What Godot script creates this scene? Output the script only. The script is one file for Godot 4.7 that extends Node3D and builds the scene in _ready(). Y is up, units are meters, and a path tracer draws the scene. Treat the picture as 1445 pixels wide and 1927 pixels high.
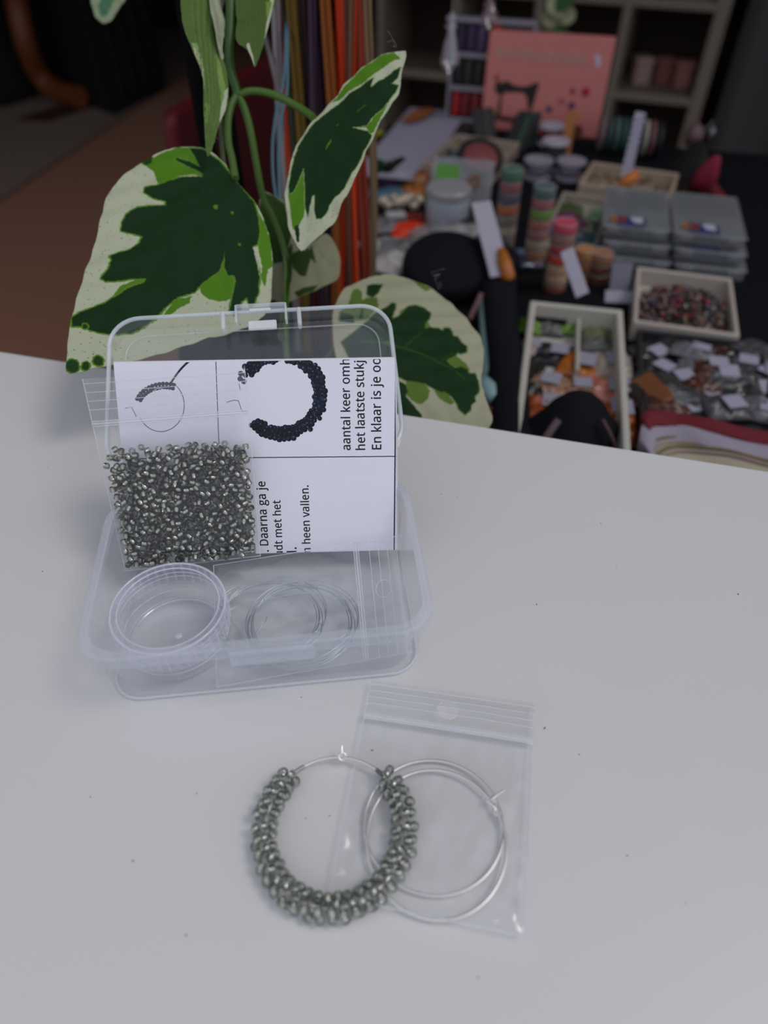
extends Node3D
# Units are metres, y is up; the white table top lies at y = 0.

const FOCAL := 1308.0            # focal length in pixels of the 1445 x 1927 frame
const EYE := Vector3(0, 0.207, 0)
const Q := 0.70710678            # the camera looks 45 degrees down
const SHOP := -0.10              # height of the craft stall table behind

var rng := RandomNumberGenerator.new()
var taken := {}
var mats := {}
var wrinkle := FastNoiseLite.new()


func _ready() -> void:
	rng.seed = 7
	wrinkle.seed = 3
	wrinkle.frequency = 1.0
	make_camera_and_light()
	make_room()
	make_table()
	make_box()
	make_paper()
	make_bead_bag()
	make_jar()
	make_wire_bag()
	make_hoop_bag()
	make_beaded_hoop()
	make_vine()
	make_cords()
	make_shop()


# ---------------------------------------------------------------- camera, sky, light

func make_camera_and_light() -> void:
	var cam := Camera3D.new()
	cam.name = "camera"
	add_child(cam)
	cam.position = EYE
	cam.rotation_degrees = Vector3(-45, 0, 0)
	var att := CameraAttributesPhysical.new()
	att.frustum_focal_length = 12.0 / (1927.0 / 2.0 / FOCAL)
	att.frustum_focus_distance = 0.258
	att.frustum_near = 0.01
	att.frustum_far = 60.0
	att.exposure_aperture = 4.3
	cam.attributes = att
	cam.fov = rad_to_deg(2.0 * atan(1927.0 / 2.0 / FOCAL))
	cam.near = 0.01
	cam.far = 60.0
	cam.current = true
	var sky_mat := ProceduralSkyMaterial.new()
	sky_mat.sky_top_color = Color(0.80, 0.82, 0.87)
	sky_mat.sky_horizon_color = Color(0.86, 0.865, 0.88)
	sky_mat.ground_horizon_color = Color(0.42, 0.41, 0.41)
	sky_mat.ground_bottom_color = Color(0.36, 0.35, 0.35)
	sky_mat.sky_energy_multiplier = 1.0
	var sky := Sky.new()
	sky.sky_material = sky_mat
	var env := Environment.new()
	env.background_mode = Environment.BG_SKY
	env.sky = sky
	env.tonemap_mode = Environment.TONE_MAPPER_LINEAR
	env.tonemap_exposure = 0.99
	env.sdfgi_enabled = true
	env.ssao_enabled = true
	env.ssil_enabled = true
	var we := WorldEnvironment.new()
	we.name = "overcast_sky"
	we.environment = env
	add_child(we)
	# the brightest part of the cloud cover, high on the right
	var sun := DirectionalLight3D.new()
	sun.name = "cloud_light"
	sun.light_color = Color(1.0, 0.985, 0.96)
	sun.light_energy = 0.24
	sun.light_angular_distance = 18.0
	sun.shadow_enabled = true
	sun.sky_mode = DirectionalLight3D.SKY_MODE_LIGHT_ONLY
	add_child(sun)
	sun.look_at_from_position(Vector3(1.15, 1.9, -0.05), Vector3(0, 0, -0.2))


# ---------------------------------------------------------------- places

func ray(px: float, py: float) -> Vector3:
	var a := (px - 722.5) / FOCAL
	var b := (963.5 - py) / FOCAL
	return Vector3(a, -Q + b * Q, -Q - b * Q)


func on(px: float, py: float, y := 0.0) -> Vector3:      # the point of a level plane seen there
	var r := ray(px, py)
	return EYE + r * ((y - EYE.y) / r.y)


func far(px: float, py: float, d: float) -> Vector3:     # the point at that distance along the lens axis
	return EYE + ray(px, py) * d


func meet(px: float, py: float, pl: Plane) -> Vector3:
	var r := ray(px, py)
	return EYE + r * ((pl.d - pl.normal.dot(EYE)) / pl.normal.dot(r))


# ---------------------------------------------------------------- nodes

func numbered(called: String, parent: Node) -> String:
	var key := "%d/%s" % [parent.get_instance_id(), called]
	var n: int = taken.get(key, 0)
	taken[key] = n + 1
	return called if n == 0 else "%s_%03d" % [called, n]


func thing(called: String, label: String, category: String, where := Vector3.ZERO, turn := 0.0, group := "") -> Node3D:
	var o := Node3D.new()
	o.name = numbered(called, self)
	add_child(o, true)
	o.position = where
	o.rotation.y = turn
	return tag(o, label, category, group)


func tag(o: Node3D, label: String, category: String, group := "") -> Node3D:
	o.set_meta("label", label)
	o.set_meta("category", category)
	if group:
		o.set_meta("group", group)
	return o


func part(called: String, m, mat: Material, parent: Node = self) -> MeshInstance3D:
	var o := MeshInstance3D.new()
	o.name = numbered(called, parent)
	o.mesh = m.done() if m is Mb else m
	if mat:
		o.material_override = mat
	parent.add_child(o, true)
	return o


func struct(called: String, m, mat: Material, parent: Node = self) -> MeshInstance3D:
	var o := part(called, m, mat, parent)
	if parent == self:
		o.set_meta("kind", "structure")
	return o


# ---------------------------------------------------------------- materials

func paint(c: Color, rough := 0.6, metal := 0.0, spec := 0.5) -> StandardMaterial3D:
	var key := "%s %s %s %s" % [c.to_html(), rough, metal, spec]
	if not mats.has(key):
		var m := StandardMaterial3D.new()
		m.albedo_color = c
		m.roughness = rough
		m.metallic = metal
		m.metallic_specular = spec
		mats[key] = m
	return mats[key]


func clear(c: Color, alpha: float, rough := 0.1, spec := 0.5) -> StandardMaterial3D:   # thin see-through plastic
	var key := "clear %s %s %s %s" % [c.to_html(), alpha, rough, spec]
	if not mats.has(key):
		var m := StandardMaterial3D.new()
		m.albedo_color = Color(c, alpha)
		m.transparency = BaseMaterial3D.TRANSPARENCY_ALPHA
		m.roughness = rough
		m.metallic_specular = spec
		m.cull_mode = BaseMaterial3D.CULL_DISABLED
		mats[key] = m
	return mats[key]


func solid_glass(c: Color, rough := 0.02) -> StandardMaterial3D:
	var m := StandardMaterial3D.new()
	m.albedo_color = Color(c, 0.0)
	m.refraction_enabled = true
	m.refraction_scale = 0.05
	m.roughness = rough
	return m


# ---------------------------------------------------------------- mesh builder

class Mb:
	var v := PackedVector3Array()
	var n := PackedVector3Array()
	var t := PackedVector2Array()
	var t2 := PackedVector2Array()

	func tri(a: Vector3, b: Vector3, c: Vector3, na: Vector3, nb: Vector3, nc: Vector3, ta := Vector2.ZERO, tb := Vector2.ZERO, tc := Vector2.ZERO) -> void:
		if (b - a).cross(c - a).dot(na + nb + nc) > 0.0:
			v.append(a); v.append(c); v.append(b)
			n.append(na); n.append(nc); n.append(nb)
			t.append(ta); t.append(tc); t.append(tb)
		else:
			v.append(a); v.append(b); v.append(c)
			n.append(na); n.append(nb); n.append(nc)
			t.append(ta); t.append(tb); t.append(tc)

	func flat(a: Vector3, b: Vector3, c: Vector3, out: Vector3) -> void:
		var f := (b - a).cross(c - a).normalized()
		if f.dot(out) < 0.0:
			f = -f
		tri(a, b, c, f, f, f)

	func quad(a: Vector3, b: Vector3, c: Vector3, d: Vector3, out: Vector3) -> void:
		flat(a, b, c, out)
		flat(a, c, d, out)

	func squad(p: Array, m: Array) -> void:     # a quad with a normal per corner
		tri(p[0], p[1], p[2], m[0], m[1], m[2])
		tri(p[0], p[2], p[3], m[0], m[2], m[3])

	func box(x: Transform3D, size: Vector3, bev := 0.0) -> Mb:
		var h := size / 2.0
		var b := minf(bev, minf(h.x, minf(h.y, h.z)) * 0.9)
		var ax := [Vector3.RIGHT, Vector3.UP, Vector3.BACK]
		for i in 3:
			var j := (i + 1) % 3
			var k := (i + 2) % 3
			for s in [-1.0, 1.0]:
				var f: Vector3 = ax[i] * h[i] * s
				var u: Vector3 = ax[j] * (h[j] - b)
				var w: Vector3 = ax[k] * (h[k] - b)
				quad(x * (f + u + w), x * (f - u + w), x * (f - u - w), x * (f + u - w), x.basis * (ax[i] * s))
				if b > 0.0:
					for s2 in [-1.0, 1.0]:     # the chamfer between face i and face j
						var e: Vector3 = ax[i] * s + ax[j] * s2
						var p1: Vector3 = ax[i] * h[i] * s + ax[j] * (h[j] - b) * s2
						var p2: Vector3 = ax[i] * (h[i] - b) * s + ax[j] * h[j] * s2
						quad(x * (p1 + w), x * (p1 - w), x * (p2 - w), x * (p2 + w), x.basis * e)
		if b > 0.0:
			for sx in [-1.0, 1.0]:
				for sy in [-1.0, 1.0]:
					for sz in [-1.0, 1.0]:
						var c := Vector3(sx * h.x, sy * h.y, sz * h.z)
						flat(x * (c - Vector3(0, sy * b, sz * b)), x * (c - Vector3(sx * b, 0, sz * b)), x * (c - Vector3(sx * b, sy * b, 0)), x.basis * c)
		return self

	func tube(p: PackedVector3Array, r, sides := 8, closed := false) -> Mb:
		var count := p.size()
		var rings := []
		var side := Vector3.ZERO
		for i in count:
			var before := p[(i - 1 + count) % count] if closed or i > 0 else p[i]
			var after := p[(i + 1) % count] if closed or i < count - 1 else p[i]
			var d := (after - before).normalized()
			if side == Vector3.ZERO:
				side = d.cross(Vector3.UP if absf(d.y) < 0.9 else Vector3.RIGHT)
			side = (side - d * side.dot(d)).normalized()
			var up := d.cross(side)
			var rr: float = r if r is float else r[i]
			var ring := []
			for k in sides:
				var g := TAU * k / sides
				var o := side * cos(g) + up * sin(g)
				ring.append([p[i] + o * rr, o])
			rings.append(ring)
		for i in (count if closed else count - 1):
			var a: Array = rings[i]
			var b: Array = rings[(i + 1) % count]
			for k in sides:
				var l := (k + 1) % sides
				squad([a[k][0], a[l][0], b[l][0], b[k][0]], [a[k][1], a[l][1], b[l][1], b[k][1]])
		if not closed:
			for e in [[0, 1], [count - 1, count - 2]]:
				var out := (p[e[0]] - p[e[1]]).normalized()
				for k in sides:
					tri(p[e[0]], rings[e[0]][k][0], rings[e[0]][(k + 1) % sides][0], out, out, out)
		return self

	func lathe(x: Transform3D, prof: Array, seg := 24, smooth := false, loop := false) -> Mb:
		var m := prof.size()
		var norms := []
		for i in (m if loop else m - 1):
			var d: Vector2 = prof[(i + 1) % m] - prof[i]
			norms.append(Vector2(d.y, -d.x).normalized())
		for i in (m if loop else m - 1):
			var j := (i + 1) % m
			var na: Vector2 = norms[i]
			var nb: Vector2 = norms[i]
			if smooth:
				if i > 0 or loop:
					na = (norms[i] + norms[(i - 1 + norms.size()) % norms.size()]).normalized()
				if j < norms.size() or loop:
					nb = (norms[i] + norms[j % norms.size()]).normalized()
			for k in seg:
				var g := TAU * k / seg
				var h := TAU * (k + 1) / seg
				var c := [Vector2(cos(g), sin(g)), Vector2(cos(h), sin(h))]
				var put := func(q: Vector2, e: Vector2) -> Vector3: return x * Vector3(q.x * e.x, q.y, q.x * e.y)
				var nor := func(q: Vector2, e: Vector2) -> Vector3: return (x.basis * Vector3(q.x * e.x, q.y, q.x * e.y)).normalized()
				var pa: Vector2 = prof[i]
				var pb: Vector2 = prof[j]
				if pa.x > 0.0:
					tri(put.call(pa, c[0]), put.call(pa, c[1]), put.call(pb, c[1]), nor.call(na, c[0]), nor.call(na, c[1]), nor.call(nb, c[1]))
				if pb.x > 0.0:
					tri(put.call(pa, c[0]), put.call(pb, c[1]), put.call(pb, c[0]), nor.call(na, c[0]), nor.call(nb, c[1]), nor.call(nb, c[0]))
		return self

	func prism(x: Transform3D, poly: PackedVector2Array, depth: float) -> Mb:
		var ids := Geometry2D.triangulate_polygon(poly)
		var f := x.basis.z.normalized()
		var mid := Vector2.ZERO
		for q in poly:
			mid += q / poly.size()
		for s in [0.0, depth]:
			for i in range(0, ids.size(), 3):
				var a := poly[ids[i]]
				var b := poly[ids[i + 1]]
				var c := poly[ids[i + 2]]
				flat(x * Vector3(a.x, a.y, s), x * Vector3(b.x, b.y, s), x * Vector3(c.x, c.y, s), f if s > 0.0 else -f)
		var turn := 1.0 if not Geometry2D.is_polygon_clockwise(poly) else -1.0
		for i in poly.size():
			var a := poly[i]
			var b := poly[(i + 1) % poly.size()]
			var o := x.basis * Vector3((b - a).y, -(b - a).x, 0) * turn
			quad(x * Vector3(a.x, a.y, 0), x * Vector3(b.x, b.y, 0), x * Vector3(b.x, b.y, depth), x * Vector3(a.x, a.y, depth), o)
		return self

	func sheet(f: Callable, nu: int, nv: int, wrap := false) -> Mb:     # f(u, v) -> point; the normal is du x dv
		var p := []
		var m := []
		for i in nu + 1:
			for j in nv + 1:
				var u := float(i) / nu
				var w := float(j) / nv
				p.append(f.call(u, w))
				var e := 0.01
				var du: Vector3 = f.call(u + e if wrap else minf(u + e, 1), w) - f.call(u - e if wrap else maxf(u - e, 0), w)
				var dv: Vector3 = f.call(u, minf(w + e, 1)) - f.call(u, maxf(w - e, 0))
				m.append(du.cross(dv).normalized())
		for i in nu:
			for j in nv:
				var a := i * (nv + 1) + j
				var ids := [a, a + nv + 1, a + nv + 2, a + 1]
				var uv := []
				for k in ids:
					uv.append(Vector2(float(k / (nv + 1)) / nu, 1.0 - float(k % (nv + 1)) / nv))
				tri(p[ids[0]], p[ids[1]], p[ids[2]], m[ids[0]], m[ids[1]], m[ids[2]], uv[0], uv[1], uv[2])
				tri(p[ids[0]], p[ids[2]], p[ids[3]], m[ids[0]], m[ids[2]], m[ids[3]], uv[0], uv[2], uv[3])
		return self

	func done(into: ArrayMesh = null, mat: Material = null) -> ArrayMesh:
		var am := into if into else ArrayMesh.new()
		var a := []
		a.resize(Mesh.ARRAY_MAX)
		a[Mesh.ARRAY_VERTEX] = v
		a[Mesh.ARRAY_NORMAL] = n
		a[Mesh.ARRAY_TEX_UV] = t
		if t2.size() == v.size() and v.size():
			a[Mesh.ARRAY_TEX_UV2] = t2
		am.add_surface_from_arrays(Mesh.PRIMITIVE_TRIANGLES, a)
		if mat:
			am.surface_set_material(am.get_surface_count() - 1, mat)
		return am


func xf(where: Vector3, turn := 0.0, tilt := 0.0, roll := 0.0) -> Transform3D:
	return Transform3D(Basis.from_euler(Vector3(tilt, turn, roll)), where)


func smooth_line(p: PackedVector3Array, per := 6) -> PackedVector3Array:
	var out := PackedVector3Array()
	for i in p.size() - 1:
		var a := p[maxi(i - 1, 0)]
		var d := p[mini(i + 2, p.size() - 1)]
		for k in per:
			out.append(p[i].cubic_interpolate(p[i + 1], a, d, float(k) / per))
	out.append(p[p.size() - 1])
	return out


func smooth_loop(p: PackedVector2Array, per := 4) -> PackedVector2Array:
	var out := PackedVector2Array()
	var m := p.size()
	for i in m:
		for k in per:
			out.append(p[i].cubic_interpolate(p[(i + 1) % m], p[(i - 1 + m) % m], p[(i + 2) % m], float(k) / per))
	return out


func pts(list: Array, scale := 1.0, ox := 0.0, oy := 0.0) -> PackedVector2Array:   # [x, y, x, y, ...] -> points
	var out := PackedVector2Array()
	for i in range(0, list.size(), 2):
		out.append(Vector2(ox + list[i] / scale, oy + list[i + 1] / scale))
	return out


func disc(c: Vector2, r: float, m := 20) -> PackedVector2Array:
	var out := PackedVector2Array()
	for k in m:
		out.append(c + Vector2.from_angle(TAU * k / m) * r)
	return out


func region(edge: PackedVector2Array, step: float, holes := []) -> Array:      # [points, triangle indices]
	var all := PackedVector2Array(edge)
	for h in holes:
		all.append_array(h)
	var box := Rect2(edge[0], Vector2.ZERO)
	for q in edge:
		box = box.expand(q)
	var y := box.position.y + step * 0.5
	var odd := 0
	while y < box.end.y:
		var x := box.position.x + step * (0.25 + 0.5 * odd)
		while x < box.end.x:
			var q := Vector2(x + sin(y * 913.0) * step * 0.1, y + sin(x * 717.0) * step * 0.1)
			if Geometry2D.is_point_in_polygon(q, edge):
				var ok := true
				for e in [edge] + holes:
					for i in e.size():
						if Geometry2D.get_closest_point_to_segment(q, e[i], e[(i + 1) % e.size()]).distance_to(q) < step * 0.35:
							ok = false
							break
					if not ok:
						break
				for h in holes:
					ok = ok and not Geometry2D.is_point_in_polygon(q, h)
				if ok:
					all.append(q)
			x += step
		y += step
		odd = 1 - odd
	var ids := Geometry2D.triangulate_delaunay(all)
	var keep := PackedInt32Array()
	for i in range(0, ids.size(), 3):
		var c := (all[ids[i]] + all[ids[i + 1]] + all[ids[i + 2]]) / 3.0
		if not Geometry2D.is_point_in_polygon(c, edge):
			continue
		var hole := false
		for h in holes:
			hole = hole or Geometry2D.is_point_in_polygon(c, h)
		if not hole:
			keep.append_array(ids.slice(i, i + 3))
	return [all, keep]


func fill(img: Image, poly: PackedVector2Array, c: Color) -> void:      # even-odd scan lines
	var lo := 1e9
	var hi := -1e9
	for q in poly:
		lo = minf(lo, q.y)
		hi = maxf(hi, q.y)
	for y in range(maxi(0, int(lo)), mini(img.get_height() - 1, int(hi)) + 1):
		var cut := []
		var yy := y + 0.5
		for i in poly.size():
			var a := poly[i]
			var b := poly[(i + 1) % poly.size()]
			if (a.y <= yy) != (b.y <= yy):
				cut.append(a.x + (yy - a.y) / (b.y - a.y) * (b.x - a.x))
		cut.sort()
		for k in range(0, cut.size() - 1, 2):
			var x0 := clampi(roundi(cut[k]), 0, img.get_width())
			var x1 := clampi(roundi(cut[k + 1]), 0, img.get_width())
			if x1 > x0:
				img.fill_rect(Rect2i(x0, y, x1 - x0, 1), c)


func stroke(img: Image, a: Vector2, b: Vector2, w: float, c: Color) -> void:
	var o := (b - a).orthogonal().normalized() * w / 2.0
	fill(img, PackedVector2Array([a + o, b + o, b - o, a - o]), c)


func ragged(p: PackedVector2Array, step: float, amp: float) -> PackedVector2Array:
	var out := PackedVector2Array()
	for i in p.size():
		var a := p[i]
		var b := p[(i + 1) % p.size()]
		var k := maxi(1, int(a.distance_to(b) / step))
		for j in k:
			out.append(a.lerp(b, float(j) / k) + Vector2(rng.randf_range(-amp, amp), rng.randf_range(-amp, amp)))
	return out


func texture(img: Image) -> ImageTexture:
	return ImageTexture.create_from_image(img)


# ---------------------------------------------------------------- room and tables

func make_room() -> void:
	var concrete := paint(Color(0.57, 0.49, 0.44), 0.9)
	var m := Mb.new().box(xf(Vector3(0, -0.85, -2.0)), Vector3(8, 0.1, 8))
	struct("floor", m, concrete)
	struct("wall_back", Mb.new().box(xf(Vector3(0, 0.5, -5.6)), Vector3(8, 2.8, 0.1)), paint(Color(0.10, 0.085, 0.08), 0.95))
	struct("wall_left", Mb.new().box(xf(Vector3(-3.6, 0.5, -3.4)), Vector3(0.1, 2.8, 4.4)), paint(Color(0.12, 0.10, 0.095), 0.95))
	struct("wall_right", Mb.new().box(xf(Vector3(3.6, 0.5, -3.4)), Vector3(0.1, 2.8, 4.4)), paint(Color(0.12, 0.11, 0.11), 0.95))
	struct("ceiling", Mb.new().box(xf(Vector3(0, 1.75, -3.19)), Vector3(7.4, 0.06, 4.92)), paint(Color(0.22, 0.20, 0.19), 0.95))
	# brown carpet runner on the concrete
	var a := on(80, 330, -0.8)
	var b := on(330, 160, -0.8)
	var d := (b - a).normalized()
	var c := thing("carpet_runner", "wide rust brown carpet runner on the floor behind the plant", "carpet", a.lerp(b, 0.4) + d.cross(Vector3.UP) * 0.9, atan2(-d.x, -d.z))
	var rust := paint(Color(0.68, 0.48, 0.375), 0.95)
	part("pile", Mb.new().box(xf(Vector3(0, 0.004, 0.2)), Vector3(1.8, 0.008, 4.6), 0.003), rust, c)
	part("edge_binding", Mb.new().box(xf(Vector3(-0.905, 0.005, 0.2)), Vector3(0.012, 0.01, 4.6), 0.003), paint(Color(0.36, 0.18, 0.11), 0.9), c)
	# dark red mark on the concrete
	var sp := on(100, 214, -0.799)
	var mark := Mb.new().prism(Transform3D(Basis(Vector3(1, 0, 0), Vector3(0, 0, -1), Vector3(0, 1, 0)), sp), pts([-0.15, -0.10, 0.02, -0.12, 0.16, 0.10, -0.02, 0.12]), 0.003)
	tag(part("floor_mat", mark, paint(Color(0.26, 0.09, 0.07), 0.9)), "small dark red diamond mat on the grey concrete floor", "mat")
	# bent wooden chair leg at the far left
	var ch := thing("wooden_chair", "bent orange brown wooden chair leg at the far left", "chair", on(75, 165, -0.8))
	var w0 := ch.position
	var leg := PackedVector3Array([far(22, -60, 3.0), far(30, 0, 3.1), far(48, 80, 3.2), far(72, 138, 3.35), far(104, 168, 3.38), far(150, 184, 3.32)])
	for i in leg.size():
		leg[i] -= w0
		leg[i].y = maxf(leg[i].y, 0.06)
	part("leg", Mb.new().tube(smooth_line(leg), 0.05, 10), paint(Color(0.44, 0.23, 0.11), 0.5), ch)
	var top := leg[0]
	part("seat", Mb.new().box(xf(top + Vector3(-0.3, 0.02, 0)), Vector3(0.7, 0.05, 0.6), 0.02), paint(Color(0.38, 0.18, 0.07), 0.5), ch)
	for off in [Vector3(-0.55, 0, 0.0), Vector3(-0.05, 0, -0.5)]:
		part("leg", Mb.new().tube(PackedVector3Array([top + off, Vector3(top.x, 0.05, top.z) + off * 1.2]), 0.05, 10), paint(Color(0.42, 0.20, 0.07), 0.5), ch)
	# black bag under the chair and black cabinet beside it
	var bag := thing("black_holdall", "black holdall slumped on the floor under the wooden chair", "bag", on(15, 182, -0.8))
	part("body", Mb.new().lathe(xf(Vector3(-0.12, 0, 0)), [Vector2(0.0, 0.52), Vector2(0.14, 0.5), Vector2(0.24, 0.40), Vector2(0.3, 0.2), Vector2(0.3, 0.06), Vector2(0.24, 0.0), Vector2(0, 0)], 24, true), paint(Color(0.05, 0.045, 0.045), 0.9), bag)
	part("handle", Mb.new().tube(smooth_line(PackedVector3Array([Vector3(-0.25, 0.45, 0.1), Vector3(-0.22, 0.62, 0.1), Vector3(-0.02, 0.62, 0.1), Vector3(0.02, 0.45, 0.1)])), 0.016, 8), paint(Color(0.06, 0.055, 0.055), 0.8), bag)
	var p0 := on(215, 218, -0.8)
	var p1 := on(85, 165, -0.8)
	var p2 := on(335, 155, -0.8)
	var cab := thing("black_cabinet", "tall black cabinet with faint ribs standing on the carpet edge, upper left", "cabinet", p0, 0)
	var e1 := (p1 - p0)
	var e2 := (p2 - p0) * 0.8
	var cm := Mb.new()
	var up := Vector3(0, 1.6, 0)
	cm.quad(Vector3.ZERO, e1, e1 + up, up, Vector3(0, 0, 1))
	cm.quad(Vector3.ZERO, e2, e2 + up, up, Vector3(1, 0, 0.5))
	cm.quad(e1, e1 + e2, e1 + e2 + up, e1 + up, Vector3(-1, 0, 0))
	cm.quad(e2, e1 + e2, e1 + e2 + up, e2 + up, Vector3(0, 0, -1))
	cm.quad(up, e1 + up, e1 + e2 + up, e2 + up, Vector3.UP)
	part("body", cm, paint(Color(0.045, 0.042, 0.045), 0.7), cab)
	for k in 4:
		var base := e2 * (0.2 + 0.22 * k) + Vector3(0.004, 0.8, 0.006)
		part("rib", Mb.new().box(Transform3D(Basis.looking_at(e2.normalized(), Vector3.UP), base), Vector3(0.012, 1.5, 0.05), 0.003), paint(Color(0.09, 0.06, 0.055), 0.7), cab)
	# crimson chair back behind the plant
	var c0 := far(331, 224, 0.95)
	var r1 := far(545, 104, 1.32) - c0
	var slope := r1.y
	r1.y = 0
	var cr := thing("crimson_chair_back", "crimson red upholstered chair back behind the plant stems", "chair", Vector3(c0.x, -0.8, c0.z), atan2(-r1.z, r1.x))
	var red := paint(Color(0.33, 0.035, 0.075), 0.7)
	var h := c0.y + 0.8
	var w := r1.length()
	var outline := PackedVector2Array([Vector2(0.0, 0.42), Vector2(w, 0.42), Vector2(w, h + slope), Vector2(0.012, h), Vector2(0.002, h - 0.012)])
	part("back_cushion", Mb.new().prism(xf(Vector3(0, 0, -0.022)), outline, 0.022), red, cr)
	part("piping", Mb.new().tube(PackedVector3Array([Vector3(0.0, 0.42, -0.011), Vector3(0.002, h - 0.012, -0.011), Vector3(0.012, h, -0.011), Vector3(w, h + slope, -0.011)]), 0.011, 8), paint(Color(0.38, 0.05, 0.09), 0.6), cr)
	for x in [0.03, w - 0.03]:
		part("leg", Mb.new().tube(PackedVector3Array([Vector3(x, 0, -0.012), Vector3(x, 0.45, -0.012)]), 0.012, 8), paint(Color(0.08, 0.07, 0.07), 0.5), cr)
	# dark grey curtain at the right
	var cl := on(1292, 262, -0.62)
	var k0 := Vector3(cl.x + 0.06, -0.8, cl.z + 0.05)
	var cur := func(u: float, w: float) -> Vector3:
		var q := k0 + Vector3(1.9 * u, 0, 0.75 * u) + Vector3(0, w * 2.5, 0)
		return q + Vector3(-0.1, 0, 0.3).normalized() * 0.035 * sin(u * 46.0 + sin(u * 17.0) * 1.3)
	var cm2 := Mb.new().sheet(cur, 90, 4)
	cm2.sheet(func(u: float, w: float) -> Vector3: return cur.call(1.0 - u, w) - Vector3(0, 0, 0.006), 90, 4)
	tag(part("dark_curtain", cm2, paint(Color(0.26, 0.26, 0.265), 0.95)), "dark grey cloth curtain hanging beside the shelf unit at the right", "curtain")
	make_shelf()


func make_shelf() -> void:
	# white cube shelf unit at the back of the stall
	var turn := deg_to_rad(-22.0)
	var foot := on(1292, 262, -0.62)
	var s := thing("cube_shelf_unit", "pale cube shelf unit with dark backs behind the pink box", "shelf", Vector3(foot.x, -0.8, foot.z), turn)
	var pale := paint(Color(0.49, 0.45, 0.40), 0.6)
	var cell := 0.30
	var deep := 0.30
	for i in 5:
		var wide := 0.045 if i == 0 else 0.028
		part("upright", Mb.new().box(xf(Vector3(-cell * i, 0.75, -deep / 2)), Vector3(wide, 1.5, deep), 0.003), pale, s)
	for j in 6:
		part("shelf_board", Mb.new().box(xf(Vector3(-cell * 2, 0.02 + j * 0.275, -deep / 2 - 0.002)), Vector3(cell * 4 - 0.03, 0.028, deep - 0.006), 0.003), pale, s)
	part("back_panel", Mb.new().box(xf(Vector3(-cell * 2, 0.75, -deep - 0.006)), Vector3(cell * 4, 1.5, 0.01)), paint(Color(0.16, 0.09, 0.06), 0.8), s)
	# things in the cell right of the pink box
	for k in 3:
		var q := s.transform * Vector3(-0.07 - 0.075 * k, 0.02 + 0.275 + 0.014, -0.13 - 0.03 * (k % 2))
		var bx := thing("pink_gift_box", ["dusty pink box on the shelf nearest the right post", "pinkish brown box in the middle of the shelf cell", "pale pink tin at the left of the shelf cell"][k], "box", q, turn + 0.2 * k)
		part("body", Mb.new().box(xf(Vector3(0, 0.035, 0)), Vector3(0.06, 0.07, 0.06), 0.004), paint([Color(0.55, 0.36, 0.33), Color(0.45, 0.25, 0.22), Color(0.62, 0.5, 0.48)][k], 0.5), bx)
		part("lid", Mb.new().box(xf(Vector3(0, 0.078, 0)), Vector3(0.064, 0.016, 0.064), 0.003), paint([Color(0.6, 0.4, 0.37), Color(0.5, 0.3, 0.26), Color(0.66, 0.55, 0.53)][k], 0.5), bx)
	var q2 := s.transform * Vector3(-0.11, 0.02 + 0.55 + 0.014, -0.14)
	var wb := thing("white_carton", "white carton on the topmost visible shelf at upper right", "box", q2, turn)
	part("body", Mb.new().box(xf(Vector3(0, 0.06, 0)), Vector3(0.12, 0.12, 0.1), 0.003), paint(Color(0.6, 0.58, 0.56), 0.6), wb)
	part("flap", Mb.new().box(xf(Vector3(0, 0.122, 0.02)), Vector3(0.12, 0.003, 0.06), 0.001), paint(Color(0.5, 0.47, 0.44), 0.7), wb)


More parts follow.
